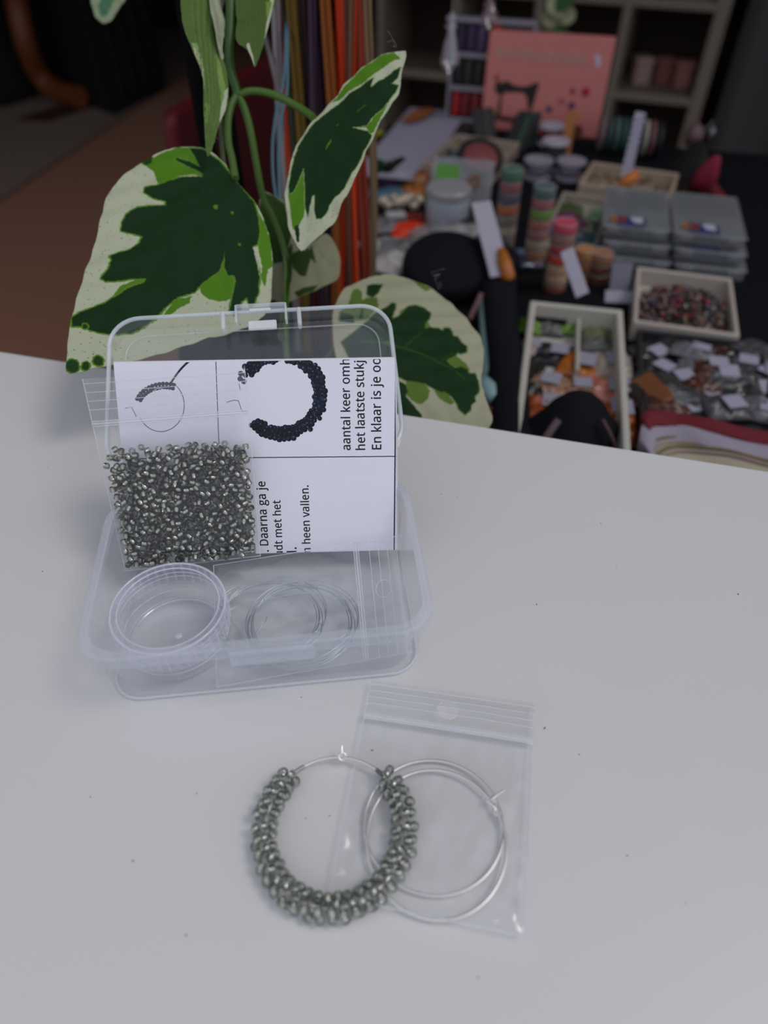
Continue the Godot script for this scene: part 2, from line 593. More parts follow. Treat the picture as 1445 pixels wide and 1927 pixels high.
func make_table() -> void:
	# white laminate table: its back edge runs from (0, 660) to (1445, 885) in the photograph
	var a := on(0, 660)
	var b := on(1445, 885)
	var d := (b - a).normalized()
	var t := thing("white_table", "large white laminate table top in the foreground", "table", Vector3(a.lerp(b, 0.5)) + d.cross(Vector3.UP) * 0.31 - Vector3(0, 0.8, 0), atan2(-d.z, d.x))
	var m := StandardMaterial3D.new()
	m.albedo_color = Color(0.85, 0.842, 0.842)
	m.roughness = 0.32
	m.metallic_specular = 0.5
	var n := FastNoiseLite.new()
	n.seed = 4
	n.frequency = 0.02
	var nt := NoiseTexture2D.new()
	nt.noise = n
	nt.width = 256
	nt.height = 256
	nt.seamless = true
	var ramp := Gradient.new()
	ramp.set_color(0, Color(0.30, 0.30, 0.30))
	ramp.set_color(1, Color(0.40, 0.40, 0.40))
	nt.color_ramp = ramp
	m.roughness_texture = nt
	m.roughness = 1.0
	m.uv1_triplanar = true
	m.uv1_scale = Vector3(6, 6, 6)
	var top := Mb.new().box(xf(Vector3(0, 0.79, 0)), Vector3(1.5, 0.02, 0.62), 0.0012)
	part("table_top", top, m, t)
	part("under_frame", Mb.new().box(xf(Vector3(0, 0.755, 0)), Vector3(1.3, 0.05, 0.42), 0.002), paint(Color(0.55, 0.55, 0.55), 0.5), t)
	for x in [-0.6, 0.6]:
		for z in [-0.17, 0.17]:
			part("leg", Mb.new().tube(PackedVector3Array([Vector3(x, 0.0, z), Vector3(x, 0.74, z)]), 0.02, 12), paint(Color(0.6, 0.6, 0.6), 0.4, 0.6), t)
	# specks of dust and scuffs on the laminate
	var st := Mb.new()
	for q in [[1010, 1137], [1389, 1118], [370, 1493], [905, 1500], [567, 1312], [700, 1412], [620, 1535], [575, 1540], [1130, 985], [830, 930], [860, 935], [1160, 1065], [1180, 1610], [170, 1500], [350, 1760], [1290, 1700], [760, 812], [1025, 1370], [900, 1840], [250, 1620], [1090, 1420], [80, 1075], [90, 880]]:
		var p := on(q[0], q[1], 0.0002)
		var r := rng.randf_range(0.00008, 0.00019)
		st.box(xf(p, rng.randf() * TAU), Vector3(r * rng.randf_range(2, 5), 0.0003, r * 1.4), 0.0001)
	var dust := part("dust_specks", st, paint(Color(0.16, 0.15, 0.14), 0.9), t)
	dust.set_meta("kind", "stuff")
	dust.transform = t.transform.affine_inverse()


# ---------------------------------------------------------------- hinged box

const BOX := Vector3(-0.0421, 0, -0.1553)
const BOX_TURN := 0.112
const BW := 0.1106
const BD := 0.072
const BH := 0.030
const TAPER := 0.0035


func rounded(w: float, d: float, r: float, m := 8) -> PackedVector2Array:
	var out := PackedVector2Array()
	for k in 4:
		var c := Vector2((w / 2 - r) * (1 if k in [0, 3] else -1), (d / 2 - r) * (1 if k < 2 else -1))
		for i in m + 1:
			out.append(c + Vector2.from_angle(PI / 2 * k + PI / 2 * i / m) * r)
	return out


func shell(mb: Mb, levels: Array) -> void:      # levels: [loop, y]; joins neighbouring loops with smooth sides
	for l in levels.size() - 1:
		var a: PackedVector2Array = levels[l][0]
		var b: PackedVector2Array = levels[l + 1][0]
		var dy: float = levels[l + 1][1] - levels[l][1]
		var m := a.size()
		var p := []
		var nn := []
		for i in m:
			var tang := (a[(i + 1) % m] - a[(i - 1 + m) % m]).normalized()
			var out := Vector2(tang.y, -tang.x)
			var slope := (b[i] - a[i]).dot(out)
			nn.append(Vector3(out.x * dy, -slope, out.y * dy).normalized())
			p.append([Vector3(a[i].x, levels[l][1], a[i].y), Vector3(b[i].x, levels[l + 1][1], b[i].y)])
		for i in m:
			var j := (i + 1) % m
			mb.squad([p[i][0], p[j][0], p[j][1], p[i][1]], [nn[i], nn[j], nn[j], nn[i]])


func plate(mb: Mb, loop: PackedVector2Array, y: float, up: Vector3) -> void:
	var ids := Geometry2D.triangulate_polygon(loop)
	for i in range(0, ids.size(), 3):
		var q := []
		for k in 3:
			q.append(Vector3(loop[ids[i + k]].x, y, loop[ids[i + k]].y))
		mb.tri(q[0], q[1], q[2], up, up, up)


func make_box() -> void:
	var t := thing("snap_lid_box", "open clear plastic box with its lid folded back, holding the craft kit", "box", BOX, BOX_TURN)
	var frost := clear(Color(0.80, 0.83, 0.88), 0.13, 0.32)
	var rim := clear(Color(0.84, 0.86, 0.91), 0.30, 0.30)
	var edge := clear(Color(0.90, 0.92, 0.95), 0.42, 0.3)
	var w0 := BW - 2 * TAPER
	var d0 := BD - 2 * TAPER
	var inset := 0.0036
	var body := Mb.new()
	var base := rounded(w0 - 0.004, d0 - 0.004, 0.009)
	var b1 := rounded(w0, d0, 0.0105)
	var b2 := rounded(BW - inset, BD - inset, 0.0115)
	shell(body, [[base, 0.0003], [b1, 0.0026], [b2, BH]])
	plate(body, base, 0.0003, Vector3.DOWN)
	part("base", body, frost, t)
	var inner := Mb.new()
	shell(inner, [[rounded(w0 - 0.006, d0 - 0.006, 0.008), 0.0016], [rounded(BW - inset - 0.0026, BD - inset - 0.0026, 0.0105), BH]])
	plate(inner, rounded(w0 - 0.006, d0 - 0.006, 0.008), 0.0016, Vector3.UP)
	part("inner_wall", inner, clear(Color(0.80, 0.83, 0.88), 0.07, 0.2), t)
	var fl := Mb.new()
	var o1 := rounded(BW, BD, 0.0125)
	shell(fl, [[rounded(BW - inset, BD - inset, 0.0115), BH - 0.0055], [o1, BH - 0.005], [o1, BH - 0.0006], [rounded(BW - 0.0012, BD - 0.0012, 0.012), BH], [rounded(BW - inset - 0.0026, BD - inset - 0.0026, 0.0105), BH]])
	part("rim_flange", fl, rim, t)
	part("base_edge", Mb.new().tube(loop3(rounded(w0 - 0.001, d0 - 0.001, 0.010), 0.0012), 0.0006, 6, true), edge, t)
	# the catch notch at the middle of the front rim
	var notch := Mb.new().box(xf(Vector3(0.004, BH - 0.0035, BD / 2 + 0.0009)), Vector3(0.026, 0.0075, 0.0022), 0.0008)
	part("catch", notch, rim, t)
	for s in [-1, 1]:
		part("hinge", Mb.new().tube(PackedVector3Array([Vector3(s * 0.03 - 0.011, BH - 0.001, -BD / 2 - 0.0012), Vector3(s * 0.03 + 0.011, BH - 0.001, -BD / 2 - 0.0012)]), 0.0013, 8), edge, t)
	# the lid, folded back
	var lid := Node3D.new()
	lid.name = "lid"
	t.add_child(lid)
	lid.position = Vector3(0, BH, -BD / 2 - 0.002)
	var back := deg_to_rad(26.5)
	# in the lid's own axes x runs along the hinge, z away from the hinge, y out of the lid's inner face
	lid.basis = Basis(Vector3(1, 0, 0), Vector3(0, cos(back), sin(back)), Vector3(0, sin(back), -cos(back)) * -1.0)
	var lift := 0.008
	var long := 0.0655
	var off := Vector3(0, 0, -long / 2 - 0.005)
	var lm := Mb.new()
	var lo := rounded(BW, long, 0.0115)
	shell(lm, [[lo, 0.0], [lo, lift - 0.0016]])
	plate(lm, rounded(BW - 0.003, long - 0.003, 0.010), lift * 0.0, Vector3.DOWN)
	shell(lm, [[rounded(BW - 0.003, long - 0.003, 0.010), 0.0004], [lo, 0.0]])
	var lidmat := clear(Color(0.82, 0.86, 0.90), 0.07, 0.16)
	var panel := part("panel", lm, lidmat, lid)
	panel.position = off
	var e := part("lid_rim", Mb.new().tube(loop3(rounded(BW - 0.001, long - 0.001, 0.0115), lift - 0.001), 0.0009, 6, true), clear(Color(0.90, 0.93, 0.95), 0.5, 0.3), lid)
	e.position = off
	var lip := part("inner_lip", Mb.new().tube(loop3(rounded(BW - 0.010, long - 0.010, 0.009), 0.0012), 0.0003, 6, true), clear(Color(0.9, 0.93, 0.95), 0.2, 0.2), lid)
	lip.position = off
	var far_z := -long - 0.005
	var tab := Mb.new().box(xf(Vector3(0.004, lift - 0.0005, far_z - 0.001)), Vector3(0.020, 0.0045, 0.0018), 0.0006)
	part("snap_tab", tab, clear(Color(0.88, 0.91, 0.94), 0.4, 0.3), lid)
	for s in [-1, 1]:
		part("tab_side", Mb.new().box(xf(Vector3(0.004 + s * 0.0098, lift - 0.001, far_z + 0.002)), Vector3(0.0009, 0.004, 0.008), 0.0003), clear(Color(0.92, 0.94, 0.96), 0.5, 0.3), lid)
		part("stop_rib", Mb.new().box(xf(Vector3(0.004 + s * 0.015, lift - 0.001, far_z + 0.0045)), Vector3(0.0016, 0.004, 0.0085), 0.0006), clear(Color(0.92, 0.94, 0.96), 0.55, 0.3), lid)
	part("catch_window", Mb.new().box(xf(Vector3(0.0042, lift - 0.002, far_z + 0.0062)), Vector3(0.0112, 0.0012, 0.0042), 0.0004), clear(Color(0.95, 0.96, 0.97), 0.62, 0.3), lid)
	part("tab_slot", Mb.new().box(xf(Vector3(0.0038, lift + 0.0012, far_z + 0.0012)), Vector3(0.0085, 0.0010, 0.0012), 0.0003), clear(Color(0.95, 0.96, 0.97), 0.6, 0.3), lid)


func loop3(l: PackedVector2Array, y: float) -> PackedVector3Array:
	var out := PackedVector3Array()
	for q in l:
		if out.is_empty() or out[-1].distance_to(Vector3(q.x, y, q.y)) > 1e-6:
			out.append(Vector3(q.x, y, q.y))
	return out


# ---------------------------------------------------------------- folded instruction sheet

var sheet_o: Vector3      # lower left corner, its two edges, and the plane
var sheet_x: Vector3
var sheet_y: Vector3
var sheet_pl: Plane


func to_print(px: float, py: float) -> Vector2:      # pixel of the print for a spot of the photograph
	var p := meet(px, py, sheet_pl) - sheet_o
	return Vector2(p.dot(sheet_x) / sheet_x.length_squared() * 2048.0, (1.0 - p.dot(sheet_y) / sheet_y.length_squared()) * 1440.0)


func print_text(img: Image, words: String, from: Vector2, to: Vector2, c: Color, clip_front := 0.0) -> void:
	var f := SystemFont.new()
	f.font_names = PackedStringArray(["Droid Sans"])
	var tm := TextMesh.new()
	tm.font = f
	tm.font_size = 96
	tm.pixel_size = 0.01
	tm.depth = 0.0
	tm.curve_step = 0.5
	tm.text = words
	tm.horizontal_alignment = HORIZONTAL_ALIGNMENT_LEFT
	tm.vertical_alignment = VERTICAL_ALIGNMENT_TOP
	var arr := tm.get_mesh_arrays()
	var vs: PackedVector3Array = arr[Mesh.ARRAY_VERTEX]
	var ids: PackedInt32Array = arr[Mesh.ARRAY_INDEX] if arr[Mesh.ARRAY_INDEX] != null else PackedInt32Array(range(vs.size()))
	var lo := 1e9
	var hi := -1e9
	for q in vs:
		lo = minf(lo, q.x)
		hi = maxf(hi, q.x)
	var base := -f.get_ascent(96) * 0.01
	var ux := (to - from) / (hi - lo)
	var uy := Vector2(ux.y, -ux.x)
	for i in range(0, ids.size(), 3):
		var tri := PackedVector2Array()
		for k in 3:
			var q := vs[ids[i + k]]
			tri.append(from + ux * (q.x - lo) + uy * (q.y - base))
		for o in [Vector2(-1.2, 0), Vector2(1.2, 0), Vector2(0, -1.2), Vector2(0, 1.2)]:      # ink spreads a little
			var spread := PackedVector2Array()
			for q in tri:
				spread.append(q + o)
			fill(img, spread, c)


func bead_blob(img: Image, c: Vector2, r: float) -> void:
	var g := rng.randf_range(0.7, 1.3)
	fill(img, disc(c, r, 14), Color(0.07 * g, 0.085 * g, 0.13 * g))
	fill(img, disc(c + Vector2(-r * 0.3, -r * 0.25), r * 0.5, 10), Color(0.12 * g, 0.16 * g, 0.25 * g))
	if rng.randf() < 0.5:
		fill(img, disc(c + Vector2(rng.randf_range(-0.5, 0.5), rng.randf_range(-0.5, 0.5)) * r, r * 0.22, 8), Color(0.42, 0.52, 0.64) * rng.randf_range(0.6, 1.1))
	fill(img, disc(c + Vector2(r * 0.3, r * 0.3), r * 0.3, 8), Color(0.03, 0.03, 0.06))


func make_paper() -> void:
	var hb := 0.010
	var br := on(743, 1033, hb)
	var bl := on(245, 1049, hb)
	var lean := deg_to_rad(33.0)
	sheet_x = br - bl
	var into := Vector3(sheet_x.z, 0, -sheet_x.x).normalized()
	var up := (Vector3.UP * cos(lean) + into * sin(lean)).normalized()
	var nrm := up.cross(sheet_x.normalized()) * -1.0
	sheet_pl = Plane(nrm if nrm.z > 0 else -nrm, br)
	var tr := meet(747, 677, sheet_pl)
	var tl := meet(217, 682, sheet_pl)
	sheet_x = (sheet_x + (tr - tl)) / 2.0
	sheet_y = ((tr - br) + (tl - bl)) / 2.0
	sheet_y = sheet_y - sheet_x * sheet_x.dot(sheet_y) / sheet_x.length_squared()
	sheet_o = (br + bl + tr + tl) / 4.0 - sheet_x / 2.0 - sheet_y / 2.0
	var img := Image.create_empty(2048, 1440, false, Image.FORMAT_RGB8)
	img.fill(Color(0.90, 0.892, 0.94))
	var ink := Color(0.09, 0.09, 0.10)
	var line := Color(0.16, 0.16, 0.17)
	stroke(img, to_print(406, 675), to_print(413.5, 862), 6, line)
	stroke(img, to_print(200, 863.5), to_print(760, 858), 7, line)
	stroke(img, to_print(744.6, 670), to_print(741.5, 1040), 10, line)
	# the printed photograph of a finished hoop, open towards the left
	var c := Vector2(529, 742)
	var a := -2.55
	while a < 2.3:
		for j in 2:
			var g2 := a + 0.05 * j
			stroke(img, to_print(c.x + cos(g2) * 65, c.y + sin(g2) * 65), to_print(c.x + cos(g2) * 82, c.y + sin(g2) * 82), 16, Color(0.06, 0.07, 0.11))
		for k in 3:
			var r := 65.5 + 8.6 * k + rng.randf_range(-3, 3)
			var q := c + Vector2(cos(a + 0.03 * k), sin(a + 0.03 * k)) * r
			bead_blob(img, to_print(q.x, q.y), rng.randf_range(17, 24))
		a += 0.105
	var wire := Color(0.27, 0.27, 0.29)
	var bent := [[427, 757], [440, 753], [449, 754], [454, 770], [456, 774], [466, 774]]
	for i in bent.size() - 1:
		stroke(img, to_print(bent[i][0], bent[i][1]), to_print(bent[i + 1][0], bent[i + 1][1]), 5, wire)
	for q in [[453, 703], [452, 713], [459, 718], [466, 697], [462, 706]]:
		bead_blob(img, to_print(q[0], q[1]), 20)
	stroke(img, to_print(450, 722), to_print(452, 733), 5, wire)
	# the printed photograph of a half-covered hoop with its cord
	var c2 := Vector2(303, 763)
	var prev := Vector2.ZERO
	for k in 40:
		var g := -1.15 + k * 0.098
		var q := to_print(c2.x + cos(g) * 44, c2.y + sin(g) * 49)
		if k > 0:
			stroke(img, prev, q, 6, wire)
		prev = q
	stroke(img, to_print(236, 768), to_print(248, 766), 5, wire)
	stroke(img, to_print(248, 766), to_print(257, 784), 5, wire)
	for k in 13:
		var g := -2.75 + k * 0.125
		for j in 2:
			bead_blob(img, to_print(c2.x + 7 + cos(g) * (56 - 7 * j), c2.y + 5 + sin(g) * (46 - 7 * j)), 15)
	for k in 24:
		var f := k / 23.0
		bead_blob(img, to_print(lerpf(322, 358, f), lerpf(720, 678, f) - 4 * sin(f * PI)), 8)
	# lettering, turned a quarter to the left
	print_text(img, "aantal keer omh", to_print(659.5, 846.5), to_print(657.5, 675.5), ink)
	print_text(img, "het laatste stukje", to_print(687, 846), to_print(683.8, 665), ink)
	print_text(img, "En klaar is je oorb", to_print(717.2, 845), to_print(715.5, 648), ink)
	print_text(img, ". Daarna ga je", to_print(505.5, 1038), to_print(499.2, 905.5), ink)
	print_text(img, "oudt met het", to_print(532.9, 1058), to_print(527.6, 941), ink)
	print_text(img, "el.", to_print(558.6, 1052), to_print(557.5, 1030), ink)
	print_text(img, "n heen vallen.", to_print(584.5, 1040), to_print(580.5, 913), ink)
	print_text(img, "de kralen naar", to_print(478.5, 1050), to_print(470, 899), ink)
	var m := StandardMaterial3D.new()
	m.albedo_texture = texture(img)
	m.roughness = 0.85
	m.texture_repeat = false
	var t := thing("instruction_sheet", "folded white sheet with Dutch text and bead photos leaning against the box", "paper", sheet_o + sheet_x * 0.5)
	var o := sheet_x * -0.5
	var front := sheet_pl.normal
	var curve := func(u: float, w: float) -> Vector3:
		return o + sheet_x * u + sheet_y * w + front * (0.0009 * sin(w * PI) * (0.4 + 0.6 * u) + 0.0001 * wrinkle.get_noise_2d(u * 6.0, w * 6.0))
	part("front_page", Mb.new().sheet(curve, 24, 18), m, t)
	var plain := paint(Color(0.88, 0.87, 0.91), 0.85)
	for k in 3:
		var shift := sheet_x * (0.006 if k == 1 else 0.002 * k) + sheet_y * (-0.004 * k)
		var depth := -0.0004 - 0.0006 * k
		var lay := func(u: float, w: float) -> Vector3:
			return curve.call(1.0 - u, w * (0.9 if k == 1 else 0.995)) + front * depth + shift
		var lm := Mb.new().sheet(lay, 12, 10)
		lm.sheet(func(u: float, w: float) -> Vector3: return lay.call(1.0 - u, w) + front * 0.00015, 12, 10)
		part("folded_layer", lm, plain, t)
	part("top_fold", Mb.new().tube(PackedVector3Array([o + sheet_y - front * 0.0007, o + sheet_y + sheet_x - front * 0.0007]), 0.0007, 8), plain, t)


# ---------------------------------------------------------------- zip bags

func film(mb: Mb, place: Callable, step: float, hole: Array, flip: bool) -> void:      # place(u, v) with a punched hole [u, v, radius u, radius v]
	var edge := PackedVector2Array()
	for q in [[0, 0, 1, 0], [1, 0, 1, 1], [1, 1, 0, 1], [0, 1, 0, 0]]:
		for k in 14:
			edge.append(Vector2(lerpf(q[0], q[2], k / 14.0), lerpf(q[1], q[3], k / 14.0)))
	var holes := []
	if hole:
		var h := PackedVector2Array()
		for k in 18:
			h.append(Vector2(hole[0] + cos(TAU * k / 18) * hole[2], hole[1] + sin(TAU * k / 18) * hole[3]))
		holes.append(h)
	var r := region(edge, step, holes)
	var p := []
	var m := []
	for q in r[0]:
		var a: Vector3 = place.call(q.x, q.y)
		var e := 0.008
		var n: Vector3 = (place.call(q.x + e, q.y) - place.call(q.x - e, q.y)).cross(place.call(q.x, q.y + e) - place.call(q.x, q.y - e)).normalized()
		p.append(a)
		m.append(-n if flip else n)
	var ids: PackedInt32Array = r[1]
	for i in range(0, ids.size(), 3):
		mb.tri(p[ids[i]], p[ids[i + 1]], p[ids[i + 2]], m[ids[i]], m[ids[i + 1]], m[ids[i + 2]])


func zip_bag(t: Node3D, c: Array, puff: float, thick: float, rough: float, zip_at: float, hole: Array, lift: Callable) -> void:
	# c: lower left, lower right, upper right, upper left; v runs from the sealed end to the open end
	var up: Vector3 = (c[1] - c[0]).cross(c[3] - c[0]).normalized()
	var seed_at := rng.randf() * 50.0
	var mid := func(u: float, v: float) -> Vector3:
		return (c[0] as Vector3).lerp(c[1], u).lerp((c[3] as Vector3).lerp(c[2], u), v) + up * lift.call(u, v)
	var face := func(u: float, v: float, s: float) -> Vector3:
		var closed := clampf(u / 0.07, 0, 1) * clampf((1 - u) / 0.07, 0, 1) * clampf(v / 0.06, 0, 1) * clampf((zip_at - v) / 0.12, 0.12, 1)
		closed = sqrt(maxf(closed, 0.0))
		var rim := 1.0 + 3.2 * exp(-minf(u, 1.0 - u) / 0.10) + 2.2 * exp(-v / 0.1)
		var w := (wrinkle.get_noise_3d(u * 3.2 + seed_at, v * 3.6 + s * 3.0, 1.7) * 0.7 + wrinkle.get_noise_3d(u * 9.0 + seed_at, v * 5.0, s * 4.0) * 0.3 * rim)
		return mid.call(u, v) + up * (s * (thick * closed + 0.00012) + puff * w * (0.25 + 0.75 * closed))
	var skin := clear(Color(0.90, 0.92, 0.96), 0.012, rough, 0.5)
	var f := Mb.new()
	film(f, func(u: float, v: float) -> Vector3: return face.call(u, v, 1.0), 0.042, hole, false)
	part("front_film", f, skin, t)
	var b := Mb.new()
	film(b, func(u: float, v: float) -> Vector3: return face.call(u, v, -1.0), 0.06, hole, true)
	part("back_film", b, skin, t)
	var ridge := clear(Color(0.93, 0.94, 0.97), 0.30, 0.2)
	var across := func(v: float, r: float, s: float) -> Mb:
		var l := PackedVector3Array()
		for k in 13:
			l.append(face.call(k / 12.0, v, s) + up * 0.0002 * s)
		return Mb.new().tube(l, r, 6)
	for dv in [-0.012, 0.0, 0.012]:
		part("zip_ridge", across.call(zip_at + dv, 0.00045 if dv == 0.0 else 0.00025, 1.0), ridge, t)
	var thin := clear(Color(0.95, 0.96, 0.98), 0.35, 0.2)
	for k in 4:
		part("grip_line", across.call(lerpf(zip_at + 0.07, 0.975, k / 3.0), 0.00013, 1.0), thin, t)
	for u in [0.0, 1.0]:
		var l := PackedVector3Array()
		for k in 21:
			l.append(face.call(u, k / 20.0, 0.0))
		part("side_seam", Mb.new().tube(l, 0.00017, 5), thin, t)
	var lb := PackedVector3Array()
	for k in 13:
		lb.append(face.call(k / 12.0, 0.0, 0.0))
	part("bottom_fold", Mb.new().tube(lb, 0.0002, 5), thin, t)
	if hole:
		var l := PackedVector3Array()
		for k in 22:
			l.append(face.call(hole[0] + cos(TAU * k / 22) * hole[2], hole[1] + sin(TAU * k / 22) * hole[3], 1.0))
		part("hang_hole_rim", Mb.new().tube(l, 0.00014, 5, true), thin, t)


var bead_mesh: ArrayMesh
var ring_bead_mesh: ArrayMesh


func make_bead_meshes() -> void:
	var glass := solid_glass(Color(0.76, 0.77, 0.74))
	var lining := paint(Color(0.94, 0.93, 0.905), 0.25, 1.0)
	var k := 0.001
	var g := Mb.new().lathe(Transform3D(), [Vector2(0.5, -0.86) * k, Vector2(0.86, -0.98) * k, Vector2(1.12, -0.72) * k, Vector2(1.2, 0) * k, Vector2(1.12, 0.72) * k, Vector2(0.86, 0.98) * k, Vector2(0.5, 0.86) * k], 14, true)
	var l := Mb.new().lathe(Transform3D(), [Vector2(0.50, -0.86) * k, Vector2(0.66, -0.8) * k, Vector2(0.66, 0.8) * k, Vector2(0.50, 0.86) * k], 12)
	l.lathe(Transform3D(), [Vector2(0.42, 0.86) * k, Vector2(0.42, -0.86) * k], 10, true)
	bead_mesh = g.done(null, glass)
	l.done(bead_mesh, lining)
	var glass2 := solid_glass(Color(0.76, 0.79, 0.765))
	g = Mb.new().lathe(Transform3D(), [Vector2(0.55, -0.62) * k, Vector2(0.95, -0.80) * k, Vector2(1.3, -0.55) * k, Vector2(1.42, 0) * k, Vector2(1.3, 0.55) * k, Vector2(0.95, 0.80) * k, Vector2(0.55, 0.62) * k], 16, true)
	l = Mb.new().lathe(Transform3D(), [Vector2(0.52, -0.64) * k, Vector2(0.72, -0.58) * k, Vector2(0.72, 0.58) * k, Vector2(0.52, 0.64) * k], 12)
	ring_bead_mesh = g.done(null, glass2)
	l.done(ring_bead_mesh, lining)


func any_turn() -> Basis:
	return Basis.from_euler(Vector3(rng.randf() * TAU, rng.randf() * TAU, rng.randf() * TAU))


func make_bead_bag() -> void:
	make_bead_meshes()
	var gap := 0.0052
	var pl := Plane(sheet_pl.normal, sheet_pl.d + gap)
	var c := [meet(236, 1074, pl), meet(490, 1046, pl), meet(460, 692, pl), meet(155, 713, pl)]
	var t := thing("bead_bag", "clear zip bag of grey seed beads standing in the box before the sheet", "zip bag", Vector3(c[0]).lerp(c[1], 0.5))
	var loc := []
	for q in c:
		loc.append(q - t.position)
	zip_bag(t, loc, 0.0004, 0.0021, 0.12, 0.775, [0.46, 0.885, 0.055, 0.042], func(_u: float, _v: float) -> float: return 0.0)
	# the beads: 300 that show as things of their own, the rest behind them
	var mid := func(u: float, v: float) -> Vector3: return Vector3(c[0]).lerp(c[1], u).lerp(Vector3(c[3]).lerp(c[2], u), v)
	var nrm := sheet_pl.normal
	var label := "silver lined grey glass seed bead piled inside the upright zip bag"
	var made := 0
	var rows := 19
	var spots := []
	for j in rows:
		var v := 0.03 + 0.60 * j / (rows - 1.0)
		var n := 16
		for i in n:
			var u := 0.035 + 0.93 * (i + 0.5 * (j % 2)) / (n - 0.5)
			if v > 0.585 and u < 0.12 and i % 2 == 0:
				continue
			spots.append([u, v])
	for s in spots:
		if made == 300:
			break
		var u: float = s[0] + rng.randf_range(-0.016, 0.016)
		var v: float = s[1] + rng.randf_range(-0.011, 0.011)
		u = lerpf(0.04, 0.965, clampf((u - 0.035) / 0.93, 0, 1))
		var o := part("seed_bead", bead_mesh, null)
		var face_on := Basis.looking_at(nrm, Vector3.UP)
		var b := face_on * Basis(Vector3(0, 0, 1), rng.randf() * TAU)
		if rng.randf() < 0.28:
			b = b * Basis(Vector3(1, 0, 0), PI / 2)
		b = b * Basis.from_euler(Vector3(rng.randfn(0, 0.3), rng.randfn(0, 0.3), rng.randfn(0, 0.3)))
		o.transform = Transform3D(b, mid.call(u, v) + nrm * rng.randf_range(0.0006, 0.0013))
		tag(o, label, "bead", "seed beads in the zip bag")
		made += 1
	var mm := MultiMesh.new()
	mm.transform_format = MultiMesh.TRANSFORM_3D
	mm.mesh = bead_mesh
	mm.instance_count = 760
	for k in 760:
		var u := rng.randf_range(0.05, 0.955)
		var v := rng.randf_range(0.022, 0.60)
		mm.set_instance_transform(k, Transform3D(any_turn(), mid.call(u, v) + nrm * (rng.randf_range(-0.0016, -0.0002) if k < 560 else rng.randf_range(-0.0005, 0.0006))))
	var rest := MultiMeshInstance3D.new()
	rest.name = "seed_bead_fill"
	rest.multimesh = mm
	add_child(rest, true)
	rest.set_meta("kind", "stuff")
	tag(rest, "deeper layers of grey seed beads at the back of the upright zip bag", "beads")


# ---------------------------------------------------------------- jar, wire, hoops

func make_jar() -> void:
	var base := BOX + Basis(Vector3.UP, BOX_TURN) * Vector3(-0.0315, 0.0019, 0.0095)
	var t := thing("clear_jar", "empty round clear plastic jar at the left end of the box", "jar", base)
	var k := 0.001
	var wall := clear(Color(0.86, 0.87, 0.93), 0.06, 0.06, 0.7)
	var milky := clear(Color(0.88, 0.88, 0.95), 0.16, 0.15, 0.6)
	var b := Mb.new().lathe(Transform3D(), [Vector2(0, 0) * k, Vector2(16.5, 0) * k, Vector2(18, 1.2) * k, Vector2(18.2, 14) * k], 56, true)
	part("body", b, wall, t)
	part("inside", Mb.new().lathe(Transform3D(), [Vector2(16.6, 17) * k, Vector2(16.6, 1.8) * k, Vector2(15.4, 1.1) * k, Vector2(0, 1.1) * k], 56, true), wall, t)
	for y in [0.9, 1.4]:
		part("base_ring", ring(Vector3(0, y, 0) * k, (17.6 if y < 1 else 16.0) * k, 0.35 * k), milky, t)
	for y in [5.0, 12.2, 14.2]:
		part("thread_ring", ring(Vector3(0, y, 0) * k, 18.2 * k, 0.22 * k), clear(Color(0.93, 0.93, 0.98), 0.35, 0.1), t)
	var cap := Mb.new().lathe(Transform3D(), [Vector2(18.6, 8) * k, Vector2(19.3, 8.2) * k, Vector2(19.3, 17.4) * k, Vector2(18.6, 18.2) * k, Vector2(16.9, 18.2) * k, Vector2(16.7, 17) * k], 72)
	part("screw_collar", cap, milky, t)
	part("collar_rim", ring(Vector3(0, 18.1, 0) * k, 18.9 * k, 0.4 * k), clear(Color(0.95, 0.95, 1.0), 0.4, 0.1), t)
	part("mouth_rim", ring(Vector3(0, 18.0, 0) * k, 16.8 * k, 0.3 * k), clear(Color(0.95, 0.95, 1.0), 0.4, 0.1), t)
	var kn := Mb.new()
	for i in 40:
		var g := TAU * i / 40
		kn.box(xf(Vector3(cos(g) * 19.35 * k, 12.8 * k, sin(g) * 19.35 * k), -g), Vector3(0.5, 8.6, 0.8) * k, 0.2 * k)
	var grip := part("knurls", kn, clear(Color(0.95, 0.95, 1.0), 0.22, 0.1), t)
	grip.set_meta("kind", "stuff")
	part("mould_nub", Mb.new().lathe(xf(Vector3(0, 1.1, 0) * k), [Vector2(1.4, 0) * k, Vector2(1.1, 0.5) * k, Vector2(0, 0.6) * k], 16, true), clear(Color(0.97, 0.97, 1.0), 0.25, 0.2), t)


func ring(c: Vector3, r: float, w: float, seg := 64) -> Mb:
	var l := PackedVector3Array()
	for i in seg:
		l.append(c + Vector3(cos(TAU * i / seg), 0, sin(TAU * i / seg)) * r)
	return Mb.new().tube(l, w, 8, true)


